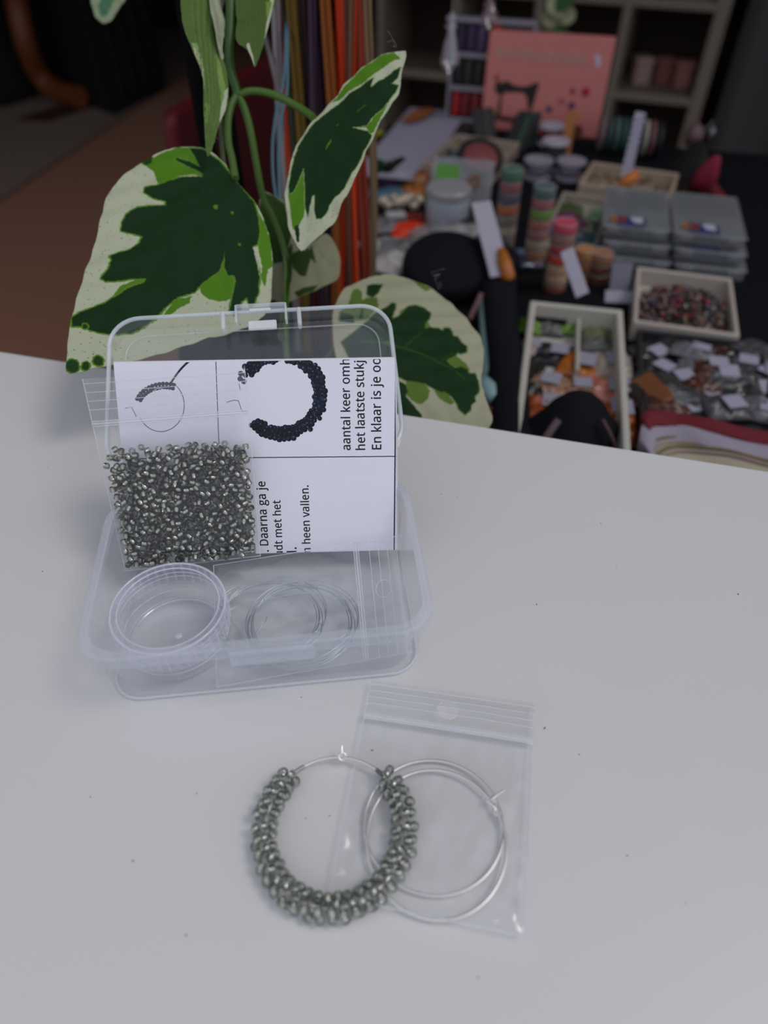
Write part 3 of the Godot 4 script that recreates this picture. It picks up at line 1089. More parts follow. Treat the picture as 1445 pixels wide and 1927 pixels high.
func make_wire_bag() -> void:
	# u runs from the front to the back of the box, v from the sealed left end to the open right end
	var c := [on(408, 1293, 0.0032), on(402, 1064, 0.011), on(752, 1008, 0.017), on(776, 1226, 0.0075)]
	var t := thing("wire_bag", "clear zip bag with coiled thin wire lying in the right of the box", "zip bag", (Vector3(c[0]) + c[1] + c[2] + c[3]) / 4.0)
	var loc := []
	for q in [c[1], c[0], c[3], c[2]]:
		loc.append(q - t.position)
	zip_bag(t, loc, 0.0008, 0.0016, 0.15, 0.76, [0.45, 0.885, 0.075, 0.04], func(u: float, v: float) -> float: return -0.0018 * sin(u * PI) * sin(v * PI))
	var w := thing("wire_coil", "coil of thin silver craft wire inside the bag in the box", "wire", on(540, 1160, 0.0062))
	var metal := paint(Color(0.80, 0.84, 0.86), 0.32, 0.9)
	var groups := [[on(508, 1163, 0.0072), 0.0180, 6], [on(567, 1172, 0.0075), 0.0182, 7]]
	for g in groups:
		var l := PackedVector3Array()
		var turns: int = g[2]
		for k in turns * 36 + 20:
			var a := TAU * k / 36.0 + 0.5
			var n := k / 36
			var r: float = g[1] * (1.0 + 0.03 * sin(n * 2.4) + 0.035 * sin(a * 0.31 + n))
			l.append(g[0] - w.position + Vector3(cos(a) * r * (1 + 0.04 * sin(n * 1.7)) + 0.0011 * sin(n * 1.9), 0.0004 * n - 0.001 + 0.0006 * sin(a * 0.5 + n), sin(a) * r * 0.93 + 0.0013 * cos(n * 2.3)))
		part("loop_bundle", Mb.new().tube(l, 0.00016, 6), metal, w)
	var stray := PackedVector3Array()
	for q in [[465, 1202], [428, 1160], [420, 1125], [440, 1106], [470, 1104], [510, 1116], [560, 1140], [600, 1170], [604, 1190], [590, 1210], [560, 1226], [535, 1238], [500, 1236]]:
		stray.append(on(q[0], q[1], 0.0095) - w.position)
	part("stray_loop", Mb.new().tube(smooth_line(stray), 0.00015, 6), metal, w)
	var tail := PackedVector3Array()
	for q in [[502, 1160], [498, 1172], [488, 1184], [480, 1196]]:
		tail.append(on(q[0], q[1], 0.008) - w.position)
	part("wire_end", Mb.new().tube(smooth_line(tail), 0.00015, 6), metal, w)
	# the connecting long strands between the two bundles
	var link := PackedVector3Array()
	for q in [[416, 1175], [430, 1150], [470, 1133], [520, 1124], [570, 1116], [620, 1124], [655, 1150], [662, 1172], [648, 1195], [630, 1203]]:
		link.append(on(q[0], q[1], 0.0085) - w.position)
	part("long_strand", Mb.new().tube(smooth_line(link), 0.00016, 6), metal, w)


func hoop_wire(p: PackedVector3Array, c: Vector3, rx: float, rz: float, y0: float, from: float, sweep: float) -> void:
	for k in 73:
		var a := from + sweep * k / 72.0
		p.append(c + Vector3(cos(a) * rx, y0, sin(a) * rz))


func make_hoop_bag() -> void:
	var c := [on(621, 1690, 0.001), on(986, 1767, 0.001), on(1004, 1328, 0.0012), on(699, 1284, 0.0012)]
	var t := thing("hoop_bag", "clear zip bag lying on the table with two plain wire hoops inside", "zip bag", (Vector3(c[0]) + c[1] + c[2] + c[3]) / 4.0 - Vector3(0, 0.001, 0))
	var loc := []
	for q in c:
		loc.append(q - t.position)
	zip_bag(t, loc, 0.00075, 0.0011, 0.14, 0.80, [0.49, 0.895, 0.062, 0.048], func(_u: float, v: float) -> float: return 0.0014 + 0.0012 * (1.0 - v))
	var silver := paint(Color(0.95, 0.94, 0.93), 0.34, 1.0)
	var specs := [["upper of the two plain silver wire hoops in the table bag, nearer the zip", [816, 1550], 0.01995, 0.0190, 0.0018], ["lower of the two plain silver wire hoops in the table bag, nearer the sealed end", [821, 1580], 0.0196, 0.0203, 0.0026]]
	for s in specs:
		var p0 := on(s[1][0], s[1][1], s[4])
		var h := thing("hoop_wire", s[0], "earring hoop", p0 + Vector3(0, 0, 0), 0, "plain wire hoops in the table bag")
		h.remove_meta("group")
		var l := PackedVector3Array()
		hoop_wire(l, Vector3.ZERO, s[2], s[3], 0, deg_to_rad(-24), TAU - 0.06)
		part("wire_ring", Mb.new().tube(l, 0.00042, 10), silver, h)
		var end := l[0]
		part("eyelet", Mb.new().tube(loop_of(end + Vector3(0, 0, 0.0006), 0.0008, Vector3.UP), 0.0003, 8, true), silver, h)
		if s[1][0] == 816:
			var l2 := PackedVector3Array([end + Vector3(-0.0012, 0.0004, 0.0012), end + Vector3(0.0006, 0.0008, -0.0001), end + Vector3(0.0030, 0.0012, -0.0014)])
			part("hook_tip", Mb.new().tube(smooth_line(l2), 0.0004, 8), silver, h)
		else:
			var l3 := PackedVector3Array([end, end + Vector3(-0.0009, 0.0003, -0.0012), end + Vector3(-0.0026, 0.0004, -0.0026)])
			part("hook_tip", Mb.new().tube(smooth_line(l3), 0.0004, 8), silver, h)


func loop_of(c: Vector3, r: float, n: Vector3, seg := 18) -> PackedVector3Array:
	var a := n.cross(Vector3(0.3, 0.2, 1)).normalized()
	var b := n.cross(a)
	var l := PackedVector3Array()
	for k in seg:
		l.append(c + (a * cos(TAU * k / seg) + b * sin(TAU * k / seg)) * r)
	return l


func make_beaded_hoop() -> void:
	var lift := 0.0041
	var c := on(630, 1556, lift)
	var rx := 0.0199
	var rz := 0.0207
	var t := thing("beaded_hoop_earring", "finished hoop earring wrapped in grey glass beads, lying on the table", "earring", Vector3(c.x, 0, c.z))
	var silver := paint(Color(0.95, 0.92, 0.89), 0.32, 1.0)
	var o := Vector3(0, lift, 0)
	var spot := func(a: float) -> Vector3: return o + Vector3(cos(a) * rx, 0, sin(a) * rz)
	# the wire: both ends meet at the clasp at the far side
	var clasp := deg_to_rad(-87)
	var l := PackedVector3Array()
	for k in 97:
		var a := clasp + 0.05 + (TAU - 0.10) * k / 96.0
		l.append(spot.call(a))
	part("wire_ring", Mb.new().tube(l, 0.00042, 10), silver, t)
	var e0: Vector3 = l[0]
	part("eyelet", Mb.new().tube(loop_of(e0 + Vector3(-0.0008, 0.0002, -0.0003), 0.0011, Vector3(0.2, 1, 0.5).normalized()), 0.00035, 8, true), silver, t)
	var e1: Vector3 = l[96]
	part("hook_tip", Mb.new().tube(smooth_line(PackedVector3Array([e1, e1 + Vector3(0.0007, 0.0002, -0.0002), e1 + Vector3(0.0011, 0.0008, -0.0010), e1 + Vector3(0.0010, 0.0014, -0.0030)])), 0.00038, 8), silver, t)
	# binding of thin wire at both ends of the beadwork
	var from := deg_to_rad(-48)
	var to := deg_to_rad(230)
	var grey := paint(Color(0.55, 0.56, 0.58), 0.3, 0.9)
	for e in [[from - 0.11, from + 0.03], [to - 0.06, to + 0.17]]:
		var w := PackedVector3Array()
		for k in 80:
			var a: float = lerpf(e[0], e[1], k / 79.0)
			var p: Vector3 = spot.call(a)
			var out := (p - o).normalized()
			var g := k * 0.62
			w.append(p + (out * cos(g) + Vector3.UP * sin(g)) * 0.00058)
		part("binding_wire", Mb.new().tube(w, 0.00014, 5), grey, t)
	# the beads wind round the hoop in a loose spiral
	var rows := 31
	for i in rows:
		for k in 5:
			var a := lerpf(from + 0.05, to - 0.06, (i + k * 0.16) / (rows - 0.4)) + rng.randfn(0, 0.016)
			var p: Vector3 = spot.call(a)
			var out := (p - o).normalized()
			var along := out.cross(Vector3.UP)
			var g := -0.30 + k * 0.94 + 0.22 * sin(i * 0.9) + rng.randfn(0, 0.11)
			var dir := out * cos(g) + Vector3.UP * sin(g)
			var across := -out * sin(g) + Vector3.UP * cos(g)
			var axis := (across + along * rng.randfn(0.2, 0.28)).normalized()
			var b := Basis(axis.cross(dir).normalized(), axis, Vector3.ZERO)
			b.z = b.x.cross(b.y)
			var q := p + dir * rng.randf_range(0.0022, 0.0030)
			q.y = maxf(q.y, 0.0014)
			var bead := part("bead", ring_bead_mesh, null, t)
			bead.transform = Transform3D(b.orthonormalized().rotated(Vector3.UP, rng.randfn(0, 0.15)).scaled(Vector3.ONE * rng.randf_range(0.94, 1.12)), q)


# ---------------------------------------------------------------- artificial vine

const DARK := Color(0.085, 0.205, 0.085)
const LIME := Color(0.33, 0.52, 0.10)
const CREAM := Color(0.755, 0.77, 0.655)

var weave: ImageTexture


func make_weave() -> void:
	var img := Image.create_empty(32, 32, false, Image.FORMAT_RGBA8)
	for y in 32:
		for x in 32:
			var a := sin((x + y) * TAU / 16.0)
			var b := sin((x - y) * TAU / 16.0)
			var g := 0.93 + 0.05 * a * b + 0.03 * maxf(a, b)
			img.set_pixel(x, y, Color(g, g, g, 1.0))
	weave = texture(img)


func leaf(parent: Node3D, called: String, edge_px: PackedVector2Array, p3: Array, ground: Color, shapes: Array, mid_px: Array, cup: float, weave_scale := 900.0) -> MeshInstance3D:
	# p3: three spots [x, y, distance] that fix the leaf's plane; shapes: [colour, points in the photograph]
	var a := far(p3[0][0], p3[0][1], p3[0][2])
	var b := far(p3[1][0], p3[1][1], p3[1][2])
	var d := far(p3[2][0], p3[2][1], p3[2][2])
	var pl := Plane(a, b, d)
	if pl.normal.dot(EYE - a) < 0:
		pl = Plane(-pl.normal, -pl.d)
	var ex := (Vector3.RIGHT - pl.normal * pl.normal.x).normalized()
	var ey := pl.normal.cross(ex)
	var flat := func(q: Vector2) -> Vector2:
		var p := meet(q.x, q.y, pl) - a
		return Vector2(p.dot(ex), p.dot(ey))
	var edge := PackedVector2Array()
	for q in smooth_loop(edge_px, 5):
		edge.append(flat.call(q) + Vector2(rng.randf_range(-1, 1), rng.randf_range(-1, 1)) * 0.00012)
	var box := Rect2(edge[0], Vector2.ZERO)
	for q in edge:
		box = box.expand(q)
	var px := 768.0 / maxf(box.size.x, box.size.y)
	var img := Image.create_empty(int(box.size.x * px) + 1, int(box.size.y * px) + 1, false, Image.FORMAT_RGB8)
	img.fill(ground)
	for s in shapes:
		var poly := PackedVector2Array()
		for q in s[1]:
			poly.append(((flat.call(q) as Vector2) - box.position) * px * Vector2(1, 1))
		if s.size() > 2:      # a narrow border of another colour
			for out in Geometry2D.offset_polygon(poly, s[3]):
				fill(img, ragged(out, 5.0, 1.6), s[2])
		fill(img, ragged(poly, 5.0, 1.5), s[0])
	if ground == CREAM:
		for k in 900:
			var q := Vector2(rng.randf() * img.get_width(), rng.randf() * img.get_height())
			if img.get_pixelv(Vector2i(q)).r > 0.7:
				fill(img, disc(q, rng.randf_range(0.7, 1.9), 6), DARK.lerp(CREAM, 0.3))
	var m := StandardMaterial3D.new()
	m.albedo_texture = texture(img)
	m.texture_repeat = true
	m.roughness = 0.75
	m.metallic_specular = 0.3
	m.detail_enabled = true
	m.detail_albedo = weave
	m.detail_blend_mode = BaseMaterial3D.BLEND_MODE_MUL
	m.detail_uv_layer = BaseMaterial3D.DETAIL_UV_2
	m.uv2_scale = Vector3(weave_scale, weave_scale, 1)
	m.backlight_enabled = true
	m.backlight = Color(0.25, 0.25, 0.25)
	var ma: Vector2 = flat.call(Vector2(mid_px[0], mid_px[1]))
	var mb: Vector2 = flat.call(Vector2(mid_px[2], mid_px[3]))
	var axis := (mb - ma).normalized()
	var rise := func(q: Vector2) -> float:
		var s := (q - ma).dot(axis)
		var e := (q - ma).dot(axis.orthogonal())
		var vein := 0.0007 * exp(-absf(e) / 0.0012)
		var ribs := 0.0005 * sin((s * 0.75 - absf(e)) * 420.0) * clampf(absf(e) / 0.01, 0, 1)
		return -cup * e * e / 0.04 - vein + ribs + 0.0022 * wrinkle.get_noise_2d(q.x * 22.0, q.y * 22.0)
	var r := region(edge, maxf(box.size.x, box.size.y) / 30.0)
	var at := func(q: Vector2) -> Vector3: return a + ex * q.x + ey * q.y + pl.normal * rise.call(q)
	var p := []
	var n := []
	var uv := []
	for q in r[0]:
		p.append(at.call(q))
		var e := 0.0006
		var du: Vector3 = at.call(q + Vector2(e, 0)) - at.call(q - Vector2(e, 0))
		var dv: Vector3 = at.call(q + Vector2(0, e)) - at.call(q - Vector2(0, e))
		n.append(du.cross(dv).normalized())
		uv.append((q - box.position) * px / Vector2(img.get_size()))
	var top := Mb.new()
	var under := Mb.new()
	var thick := pl.normal * 0.00035
	var ids: PackedInt32Array = r[1]
	for i in range(0, ids.size(), 3):
		var t := [ids[i], ids[i + 1], ids[i + 2]]
		top.tri(p[t[0]], p[t[1]], p[t[2]], n[t[0]], n[t[1]], n[t[2]], uv[t[0]], uv[t[1]], uv[t[2]])
		under.tri(p[t[0]] - thick, p[t[1]] - thick, p[t[2]] - thick, -n[t[0]], -n[t[1]], -n[t[2]])
	for q in top.t:
		top.t2.append(q * Vector2(img.get_size()) / px)
	for i in edge.size():
		var j := (i + 1) % edge.size()
		var o2 := (edge[j] - edge[i]).orthogonal()
		under.quad(p[i], p[j], p[j] - thick, p[i] - thick, (ex * o2.x + ey * o2.y))
	var am := top.done(null, m)
	under.done(am, paint(Color(0.50, 0.56, 0.40), 0.8))
	return part(called, am, null, parent)


func stem(parent: Node3D, called: String, list: Array, r, c: Color) -> void:
	var p := PackedVector3Array()
	for q in list:
		p.append(far(q[0], q[1], q[2]))
	var rr = r
	var l := smooth_line(p, 8)
	if r is Array:
		rr = []
		for i in l.size():
			rr.append(lerpf(r[0], r[1], float(i) / (l.size() - 1)))
	part(called, Mb.new().tube(l, rr, 12), paint(c, 0.5), parent)


func make_vine() -> void:
	make_weave()
	var vine := thing("artificial_vine", "hanging artificial vine with large cream and green variegated fabric leaves", "plant")
	var green := Color(0.27, 0.40, 0.12)
	stem(vine, "stem", [[434, -160, 0.345], [434, -30, 0.345], [434, 40, 0.345], [431, 100, 0.345], [436, 140, 0.345], [444, 165, 0.345], [448, 182, 0.345]], [0.0027, 0.0022], Color(0.19, 0.33, 0.11))
	stem(vine, "petiole", [[446, 180, 0.345], [468, 172, 0.345], [495, 173, 0.345], [522, 181, 0.344], [552, 196, 0.342], [575, 210, 0.339], [590, 222, 0.336]], 0.0018, green)
	stem(vine, "petiole", [[446, 178, 0.345], [435, 198, 0.343], [429, 230, 0.341], [430, 268, 0.338], [437, 300, 0.335], [443, 336, 0.331]], 0.0018, Color(0.28, 0.39, 0.16))
	stem(vine, "stem", [[447, 178, 0.345], [460, 205, 0.348], [471, 245, 0.352], [480, 295, 0.358], [489, 345, 0.364], [498, 380, 0.37], [512, 405, 0.374], [528, 445, 0.378], [537, 482, 0.38]], [0.0020, 0.0017], green)
	stem(vine, "petiole", [[416, 225, 0.352], [417, 262, 0.352], [421, 308, 0.352], [430, 345, 0.352]], 0.0013, Color(0.22, 0.28, 0.13))
	stem(vine, "petiole", [[537, 478, 0.38], [540, 540, 0.383], [538, 600, 0.386], [545, 690, 0.388], [600, 690, 0.386], [640, 645, 0.38], [690, 640, 0.372], [740, 650, 0.366]], [0.0017, 0.0016], green)
	# large leaf at the left
	var s := 2.19
	var ox := 100.0
	var oy := 240.0
	var edge := pts([510, 62, 590, 72, 660, 100, 710, 150, 750, 215, 800, 270, 840, 320, 870, 380, 890, 440, 903, 520, 900, 600, 893, 690, 870, 740, 820, 780, 740, 815, 640, 850, 520, 893, 400, 935, 270, 968, 150, 1000, 75, 1015, 52, 1003, 60, 940, 72, 820, 85, 740, 110, 650, 140, 540, 165, 450, 190, 340, 215, 250, 250, 200, 300, 150, 360, 110, 420, 80], s, ox, oy)
	var da := pts([560, 75, 620, 88, 680, 128, 730, 190, 770, 240, 828, 310, 845, 370, 850, 430, 843, 470, 820, 480, 835, 530, 848, 600, 842, 660, 825, 700, 810, 715, 795, 680, 772, 700, 762, 740, 740, 752, 725, 740, 735, 690, 750, 620, 745, 600, 720, 600, 705, 570, 706, 500, 700, 540, 680, 580, 640, 610, 605, 640, 580, 670, 540, 690, 500, 710, 460, 740, 420, 790, 370, 820, 320, 845, 270, 855, 210, 850, 150, 835, 140, 825, 80, 820, 78, 785, 110, 760, 160, 745], s, ox, oy)
	da.append_array(pts([215, 725, 270, 690, 320, 660, 375, 640, 385, 622, 270, 632, 215, 632, 195, 615, 225, 580, 240, 540, 230, 520, 265, 505, 310, 495, 350, 470, 365, 440, 320, 425, 275, 412, 280, 375, 300, 345, 340, 320, 400, 315, 465, 312, 460, 290, 410, 275, 370, 250, 375, 228, 430, 225, 480, 205, 530, 195, 600, 190, 625, 198, 605, 182, 560, 150, 500, 120, 510, 115, 560, 130, 605, 155, 580, 110], s, ox, oy))
	var lime_a := [
		pts([360, 118, 430, 85, 510, 62, 575, 72, 590, 110, 605, 155, 640, 200, 540, 200, 470, 215, 425, 215, 410, 160], s, ox, oy),
		pts([832, 325, 870, 385, 895, 450, 903, 550, 885, 570, 870, 640, 855, 610, 860, 560, 845, 500, 850, 430], s, ox, oy),
		pts([600, 650, 690, 560, 707, 480, 712, 580, 745, 610, 740, 690, 700, 700, 640, 700, 610, 680], s, ox, oy),
		pts([215, 728, 280, 655, 380, 615, 388, 632, 330, 668, 270, 705], s, ox, oy),
		pts([440, 785, 500, 715, 570, 690, 560, 720, 470, 778], s, ox, oy),
	]
	var sh := []
	for q in lime_a:
		sh.append([LIME, q])
	sh.append([DARK, da, LIME.lerp(CREAM, 0.1), 5.0])
	sh.append([LIME.lerp(CREAM, 0.7), pts([500, 192, 560, 186, 620, 199, 560, 196], s, ox, oy)])
	sh.append([CREAM, pts([822, 485, 835, 480, 846, 560, 850, 600, 842, 560], s, ox, oy)])
	for q in [[80, 985, 24, 30], [187, 965, 22, 17], [133, 822, 14, 6], [135, 985, 10, 22], [380, 105, 30, 12]]:
		sh.append([DARK.lerp(LIME, 0.15), disc(Vector2(ox + q[0] / s, oy + q[1] / s), (q[2] + q[3]) / 2.0 / s, 12), LIME, 4.0])
	for q in [[670, 330, 10], [738, 350, 6], [765, 470, 6]]:
		sh.append([LIME, disc(Vector2(ox + q[0] / s, oy + q[1] / s), q[2] / s, 8)])
	leaf(vine, "leaf", edge, [[442, 338, 0.331], [125, 700, 0.296], [512, 560, 0.316]], CREAM, sh, [442, 338, 130, 695], 0.10)
	# folded leaf at the upper right
	edge = pts([762, 92, 752, 90, 736, 94, 712, 104, 689, 119, 667, 137, 649, 155, 635, 175, 622, 191, 606, 209, 590, 224, 577, 248, 563, 270, 554, 291, 545, 318, 538, 350, 537, 381, 541, 423, 552, 450, 563, 468, 570, 470, 593, 450, 625, 423, 648, 377, 671, 327, 700, 259, 716, 221, 734, 194, 746, 173, 752, 144, 755, 122])
	sh = [
		[LIME, pts([740, 93, 712, 104, 689, 120, 665, 140, 640, 172, 622, 194, 640, 186, 665, 167, 698, 142, 712, 128, 752, 103])],
		[LIME, pts([664, 240, 690, 233, 700, 225, 710, 200, 720, 190, 728, 190, 716, 216, 703, 245, 695, 250, 688, 237])],
		[LIME, pts([543, 366, 560, 345, 571, 314, 574, 360, 574, 384, 570, 405, 562, 420, 557, 432, 550, 430, 545, 400])],
		[DARK, pts([752, 120, 740, 128, 722, 142, 700, 162, 696, 161, 703, 145, 688, 153, 665, 172, 640, 192, 625, 205, 608, 217, 592, 230, 580, 250, 566, 272, 556, 295, 548, 320, 543, 350, 545, 366, 552, 362, 560, 345, 571, 316, 573, 350, 573, 384, 578, 406, 587, 369, 592, 366, 592, 394, 595, 412, 604, 412, 612, 404, 619, 387, 628, 376, 640, 366, 652, 345, 671, 312, 690, 275, 698, 252, 690, 244, 663, 240, 690, 233, 706, 214, 718, 200, 732, 184, 742, 165, 747, 152, 733, 150, 747, 138]), LIME.lerp(CREAM, 0.5), 3.0],
		[DARK, pts([553, 425, 560, 420, 563, 440, 562, 455, 557, 452])],
		[LIME, pts([612, 282, 622, 262, 624, 266, 615, 282])],
		[LIME.lerp(DARK, 0.4), pts([672, 210, 690, 197, 688, 200, 673, 212])],
		[LIME.lerp(DARK, 0.2), pts([631, 236, 638, 231, 636, 236])],
	]
	leaf(vine, "leaf", edge, [[590, 224, 0.336], [762, 92, 0.330], [570, 470, 0.322]], CREAM, sh, [592, 226, 572, 465], 0.05)
	# lower leaf at the right, hanging behind the table's edge
	s = 4.25
	ox = 600
	oy = 480
	edge = pts([110, 520, 115, 450, 140, 370, 190, 280, 280, 210, 380, 150, 480, 120, 590, 112, 700, 130, 790, 165, 900, 220, 1000, 280, 1080, 350, 1160, 440, 1230, 540, 1290, 620, 1315, 700, 1320, 800, 1310, 900, 1300, 1000, 1320, 1100, 1350, 1200, 1388, 1300, 1372, 1360, 1330, 1420, 1200, 1520, 1000, 1540, 800, 1480, 600, 1380, 400, 1240, 250, 1050, 150, 850, 115, 680], s, ox, oy)
	var lime := Color(0.37, 0.47, 0.19)
	sh = [
		[lime, pts([150, 525, 160, 450, 230, 390, 270, 270, 310, 250, 345, 270, 350, 330, 400, 310, 470, 310, 480, 400, 430, 450, 380, 520], s, ox, oy)],
		[lime, pts([700, 1000, 830, 1000, 890, 1080, 870, 1150, 820, 1190, 760, 1170, 690, 1110], s, ox, oy)],
		[lime, pts([920, 1080, 1000, 1070, 1080, 1180, 1050, 1200, 960, 1140], s, ox, oy)],
		[lime, pts([770, 160, 820, 178, 910, 232, 860, 250, 800, 215], s, ox, oy)],
		[lime, pts([1030, 805, 1100, 800, 1180, 850, 1215, 920, 1150, 885, 1060, 875], s, ox, oy)],
		[lime, pts([650, 430, 690, 405, 690, 440, 640, 490], s, ox, oy)],
		[lime, pts([850, 560, 870, 515, 895, 540, 890, 570], s, ox, oy)],
		[DARK, pts([400, 520, 440, 460, 500, 430, 550, 400, 590, 365, 615, 375, 610, 420, 585, 480, 590, 510, 640, 480, 680, 430, 720, 390, 780, 380, 850, 395, 900, 430, 890, 480, 860, 520, 850, 570, 890, 555, 960, 565, 1000, 585, 1010, 560, 1050, 560, 1070, 600, 1075, 635, 1110, 640, 1150, 690, 1185, 720, 1180, 770, 1140, 785, 1110, 775, 1090, 800, 1060, 810, 1020, 830, 1060, 870, 1090, 890, 1150, 880, 1190, 905, 1200, 940, 1250, 945, 1275, 1000, 1280, 1090, 1255, 1120, 1240, 1130, 1250, 1170, 1215, 1200, 1210, 1240, 1170, 1280, 1120, 1240, 1095, 1180, 1060, 1130, 1010, 1090, 970, 1090, 900, 1050, 850, 1020, 760, 1010, 700, 1000, 630, 975, 500, 960, 350, 900, 250, 830, 180, 700, 300, 600], s, ox, oy), lime, 4.0],
		[DARK, pts([600, 990, 690, 1030, 715, 1090, 690, 1120, 760, 1200, 820, 1270, 825, 1300, 720, 1400, 600, 1350, 500, 1150], s, ox, oy)],
		[DARK, pts([170, 520, 175, 450, 270, 460, 285, 540], s, ox, oy)],
		[DARK, pts([385, 290, 390, 220, 430, 200, 515, 200, 480, 270, 430, 310], s, ox, oy), lime, 3.0],
		[DARK, pts([320, 500, 340, 415, 360, 412, 350, 500], s, ox, oy)],
	]
	for v in [[550, 712, 700, 745, 9.0], [700, 745, 900, 812, 8.0], [900, 812, 1050, 890, 6.0], [1050, 890, 1170, 990, 5.0], [680, 742, 830, 600, 5.0], [985, 830, 1080, 775, 4.0], [330, 690, 550, 712, 9.0]]:
		var a := Vector2(v[0], v[1])
		var b := Vector2(v[2], v[3])
		var o: Vector2 = (b - a).orthogonal().normalized() * v[4]
		sh.append([Color(0.13, 0.33, 0.10), pts([a.x + o.x, a.y + o.y, b.x + o.x * 0.8, b.y + o.y * 0.8, b.x - o.x * 0.8, b.y - o.y * 0.8, a.x - o.x, a.y - o.y], s, ox, oy)])
	leaf(vine, "leaf", edge, [[640, 620, 0.368], [920, 800, 0.353], [740, 512, 0.385]], Color(0.68, 0.675, 0.565), sh, [640, 640, 890, 760], 0.06)
	# two pale leaf halves hanging at the top, seen from their backs
	var back := Color(0.36, 0.46, 0.22)
	var strip := [[LIME.lerp(CREAM, 0.6), pts([361, 80, 372, 80, 380, 110, 384, 140, 384, 175, 374, 130])], [CREAM, pts([364, 88, 372, 92, 382, 130, 384, 150, 376, 128])], [CREAM, pts([429, 165, 424, 210, 412, 236, 416, 200, 422, 172])], [LIME.lerp(CREAM, 0.4), pts([405, 100, 412, 110, 424, 165, 416, 195, 410, 150])], [LIME.lerp(CREAM, 0.3), pts([384, 190, 396, 200, 392, 225, 386, 240])]]
	for k in 11:
		var x := 348.0 + k * 7
		strip.append([back.darkened(0.16) if k % 2 else back.lightened(0.08), pts([x, -100, x + 1.6, -100, 393 + k * 1.5, 285 - k * 5, 392 + k * 1.5, 285 - k * 5])])
	leaf(vine, "leaf", pts([338, -130, 340, 0, 343, 24, 349, 56, 360, 84, 371, 111, 379, 132, 383, 155, 384, 200, 386, 235, 388, 265, 391, 293, 397, 286, 404, 267, 412, 236, 424, 208, 429, 185, 429, 160, 425, 135, 417, 110, 408, 80, 398, 35, 390, 0, 385, -130]), [[391, 290, 0.322], [360, 0, 0.330], [425, 150, 0.334]], back, strip, [365, -40, 394, 290], -0.05, 600.0)
	leaf(vine, "leaf", pts([392, -120, 394, 0, 400, 36, 409, 80, 419, 116, 421, 108, 419, 92, 420, 74, 423, 60, 424, 0, 424, -120]), [[394, 0, 0.332], [421, 110, 0.335], [424, 0, 0.352]], CREAM, [], [400, -40, 420, 110], 0.02)
	var weft := []
	for k in 9:
		var x := 446.0 + k * 7
		weft.append([back.darkened(0.2), pts([x, -60, x + 1.8, -60, x + 12.5, 125, x + 11, 125])])
	weft.append([CREAM, pts([517, -20, 512, 24, 503, 56, 497, 80, 500, 52, 507, 10, 509, -20])])
	weft.append([LIME.lerp(CREAM, 0.3), pts([500, 0, 512, 0, 508, 24, 502, 40])])
	weft.append([CREAM, pts([463, 84, 468, 80, 476, 105, 479, 121, 472, 108])])
	leaf(vine, "leaf", pts([441, -90, 443, 10, 446, 34, 444, 74, 462, 89, 473, 108, 479, 122, 486, 110, 497, 80, 505, 48, 513, 19, 520, -10, 510, -80, 470, -120]), [[444, 40, 0.338], [479, 121, 0.331], [515, 10, 0.345]], back.darkened(0.12), weft, [470, -80, 479, 120], 0.04, 420.0)
	# shaded leaf behind the stems
	s = 4.1
	ox = 380
	oy = 150
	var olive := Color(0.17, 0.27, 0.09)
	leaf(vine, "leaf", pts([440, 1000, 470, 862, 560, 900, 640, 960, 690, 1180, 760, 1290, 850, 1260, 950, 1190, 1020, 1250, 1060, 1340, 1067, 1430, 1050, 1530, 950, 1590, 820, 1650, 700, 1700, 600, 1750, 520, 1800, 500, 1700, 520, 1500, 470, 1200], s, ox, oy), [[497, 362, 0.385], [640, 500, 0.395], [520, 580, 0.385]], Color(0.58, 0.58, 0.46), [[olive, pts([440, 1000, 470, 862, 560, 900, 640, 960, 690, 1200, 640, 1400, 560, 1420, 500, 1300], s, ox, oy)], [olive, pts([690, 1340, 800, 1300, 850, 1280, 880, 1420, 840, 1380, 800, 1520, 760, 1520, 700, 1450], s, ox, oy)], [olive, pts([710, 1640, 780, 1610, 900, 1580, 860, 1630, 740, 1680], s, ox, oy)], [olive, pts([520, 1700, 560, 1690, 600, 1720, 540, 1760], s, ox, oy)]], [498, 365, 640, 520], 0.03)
	# narrow leaf seen edge on
	leaf(vine, "leaf", pts([640, 1350, 670, 1310, 700, 1270, 690, 1500, 665, 1700, 655, 1990, 600, 1990, 615, 1800, 632, 1600], s, ox, oy), [[538, 480, 0.378], [540, 600, 0.380], [552, 470, 0.384]], Color(0.16, 0.27, 0.08), [[LIME.lerp(CREAM, 0.3), pts([636, 1350, 648, 1350, 655, 1700, 655, 1990, 640, 1990, 640, 1700], s, ox, oy)]], [537, 480, 540, 620], 0.01)
	# tip of a pale leaf at the upper left
	leaf(vine, "leaf", pts([165, -60, 168, -20, 172, 5, 178, 25, 186, 38, 195, 42, 208, 37, 220, 22, 235, 0, 250, -30, 240, -90, 200, -120]), [[195, 42, 0.47], [170, 0, 0.48], [235, 0, 0.50]], Color(0.60, 0.66, 0.53), [[Color(0.32, 0.50, 0.38), pts([190, 30, 184, 10, 200, -20, 220, -50, 225, -20, 210, 12, 200, 28])]], [210, -80, 195, 42], 0.05)
	# loose fibres along the cut edges
	var fib := Mb.new()
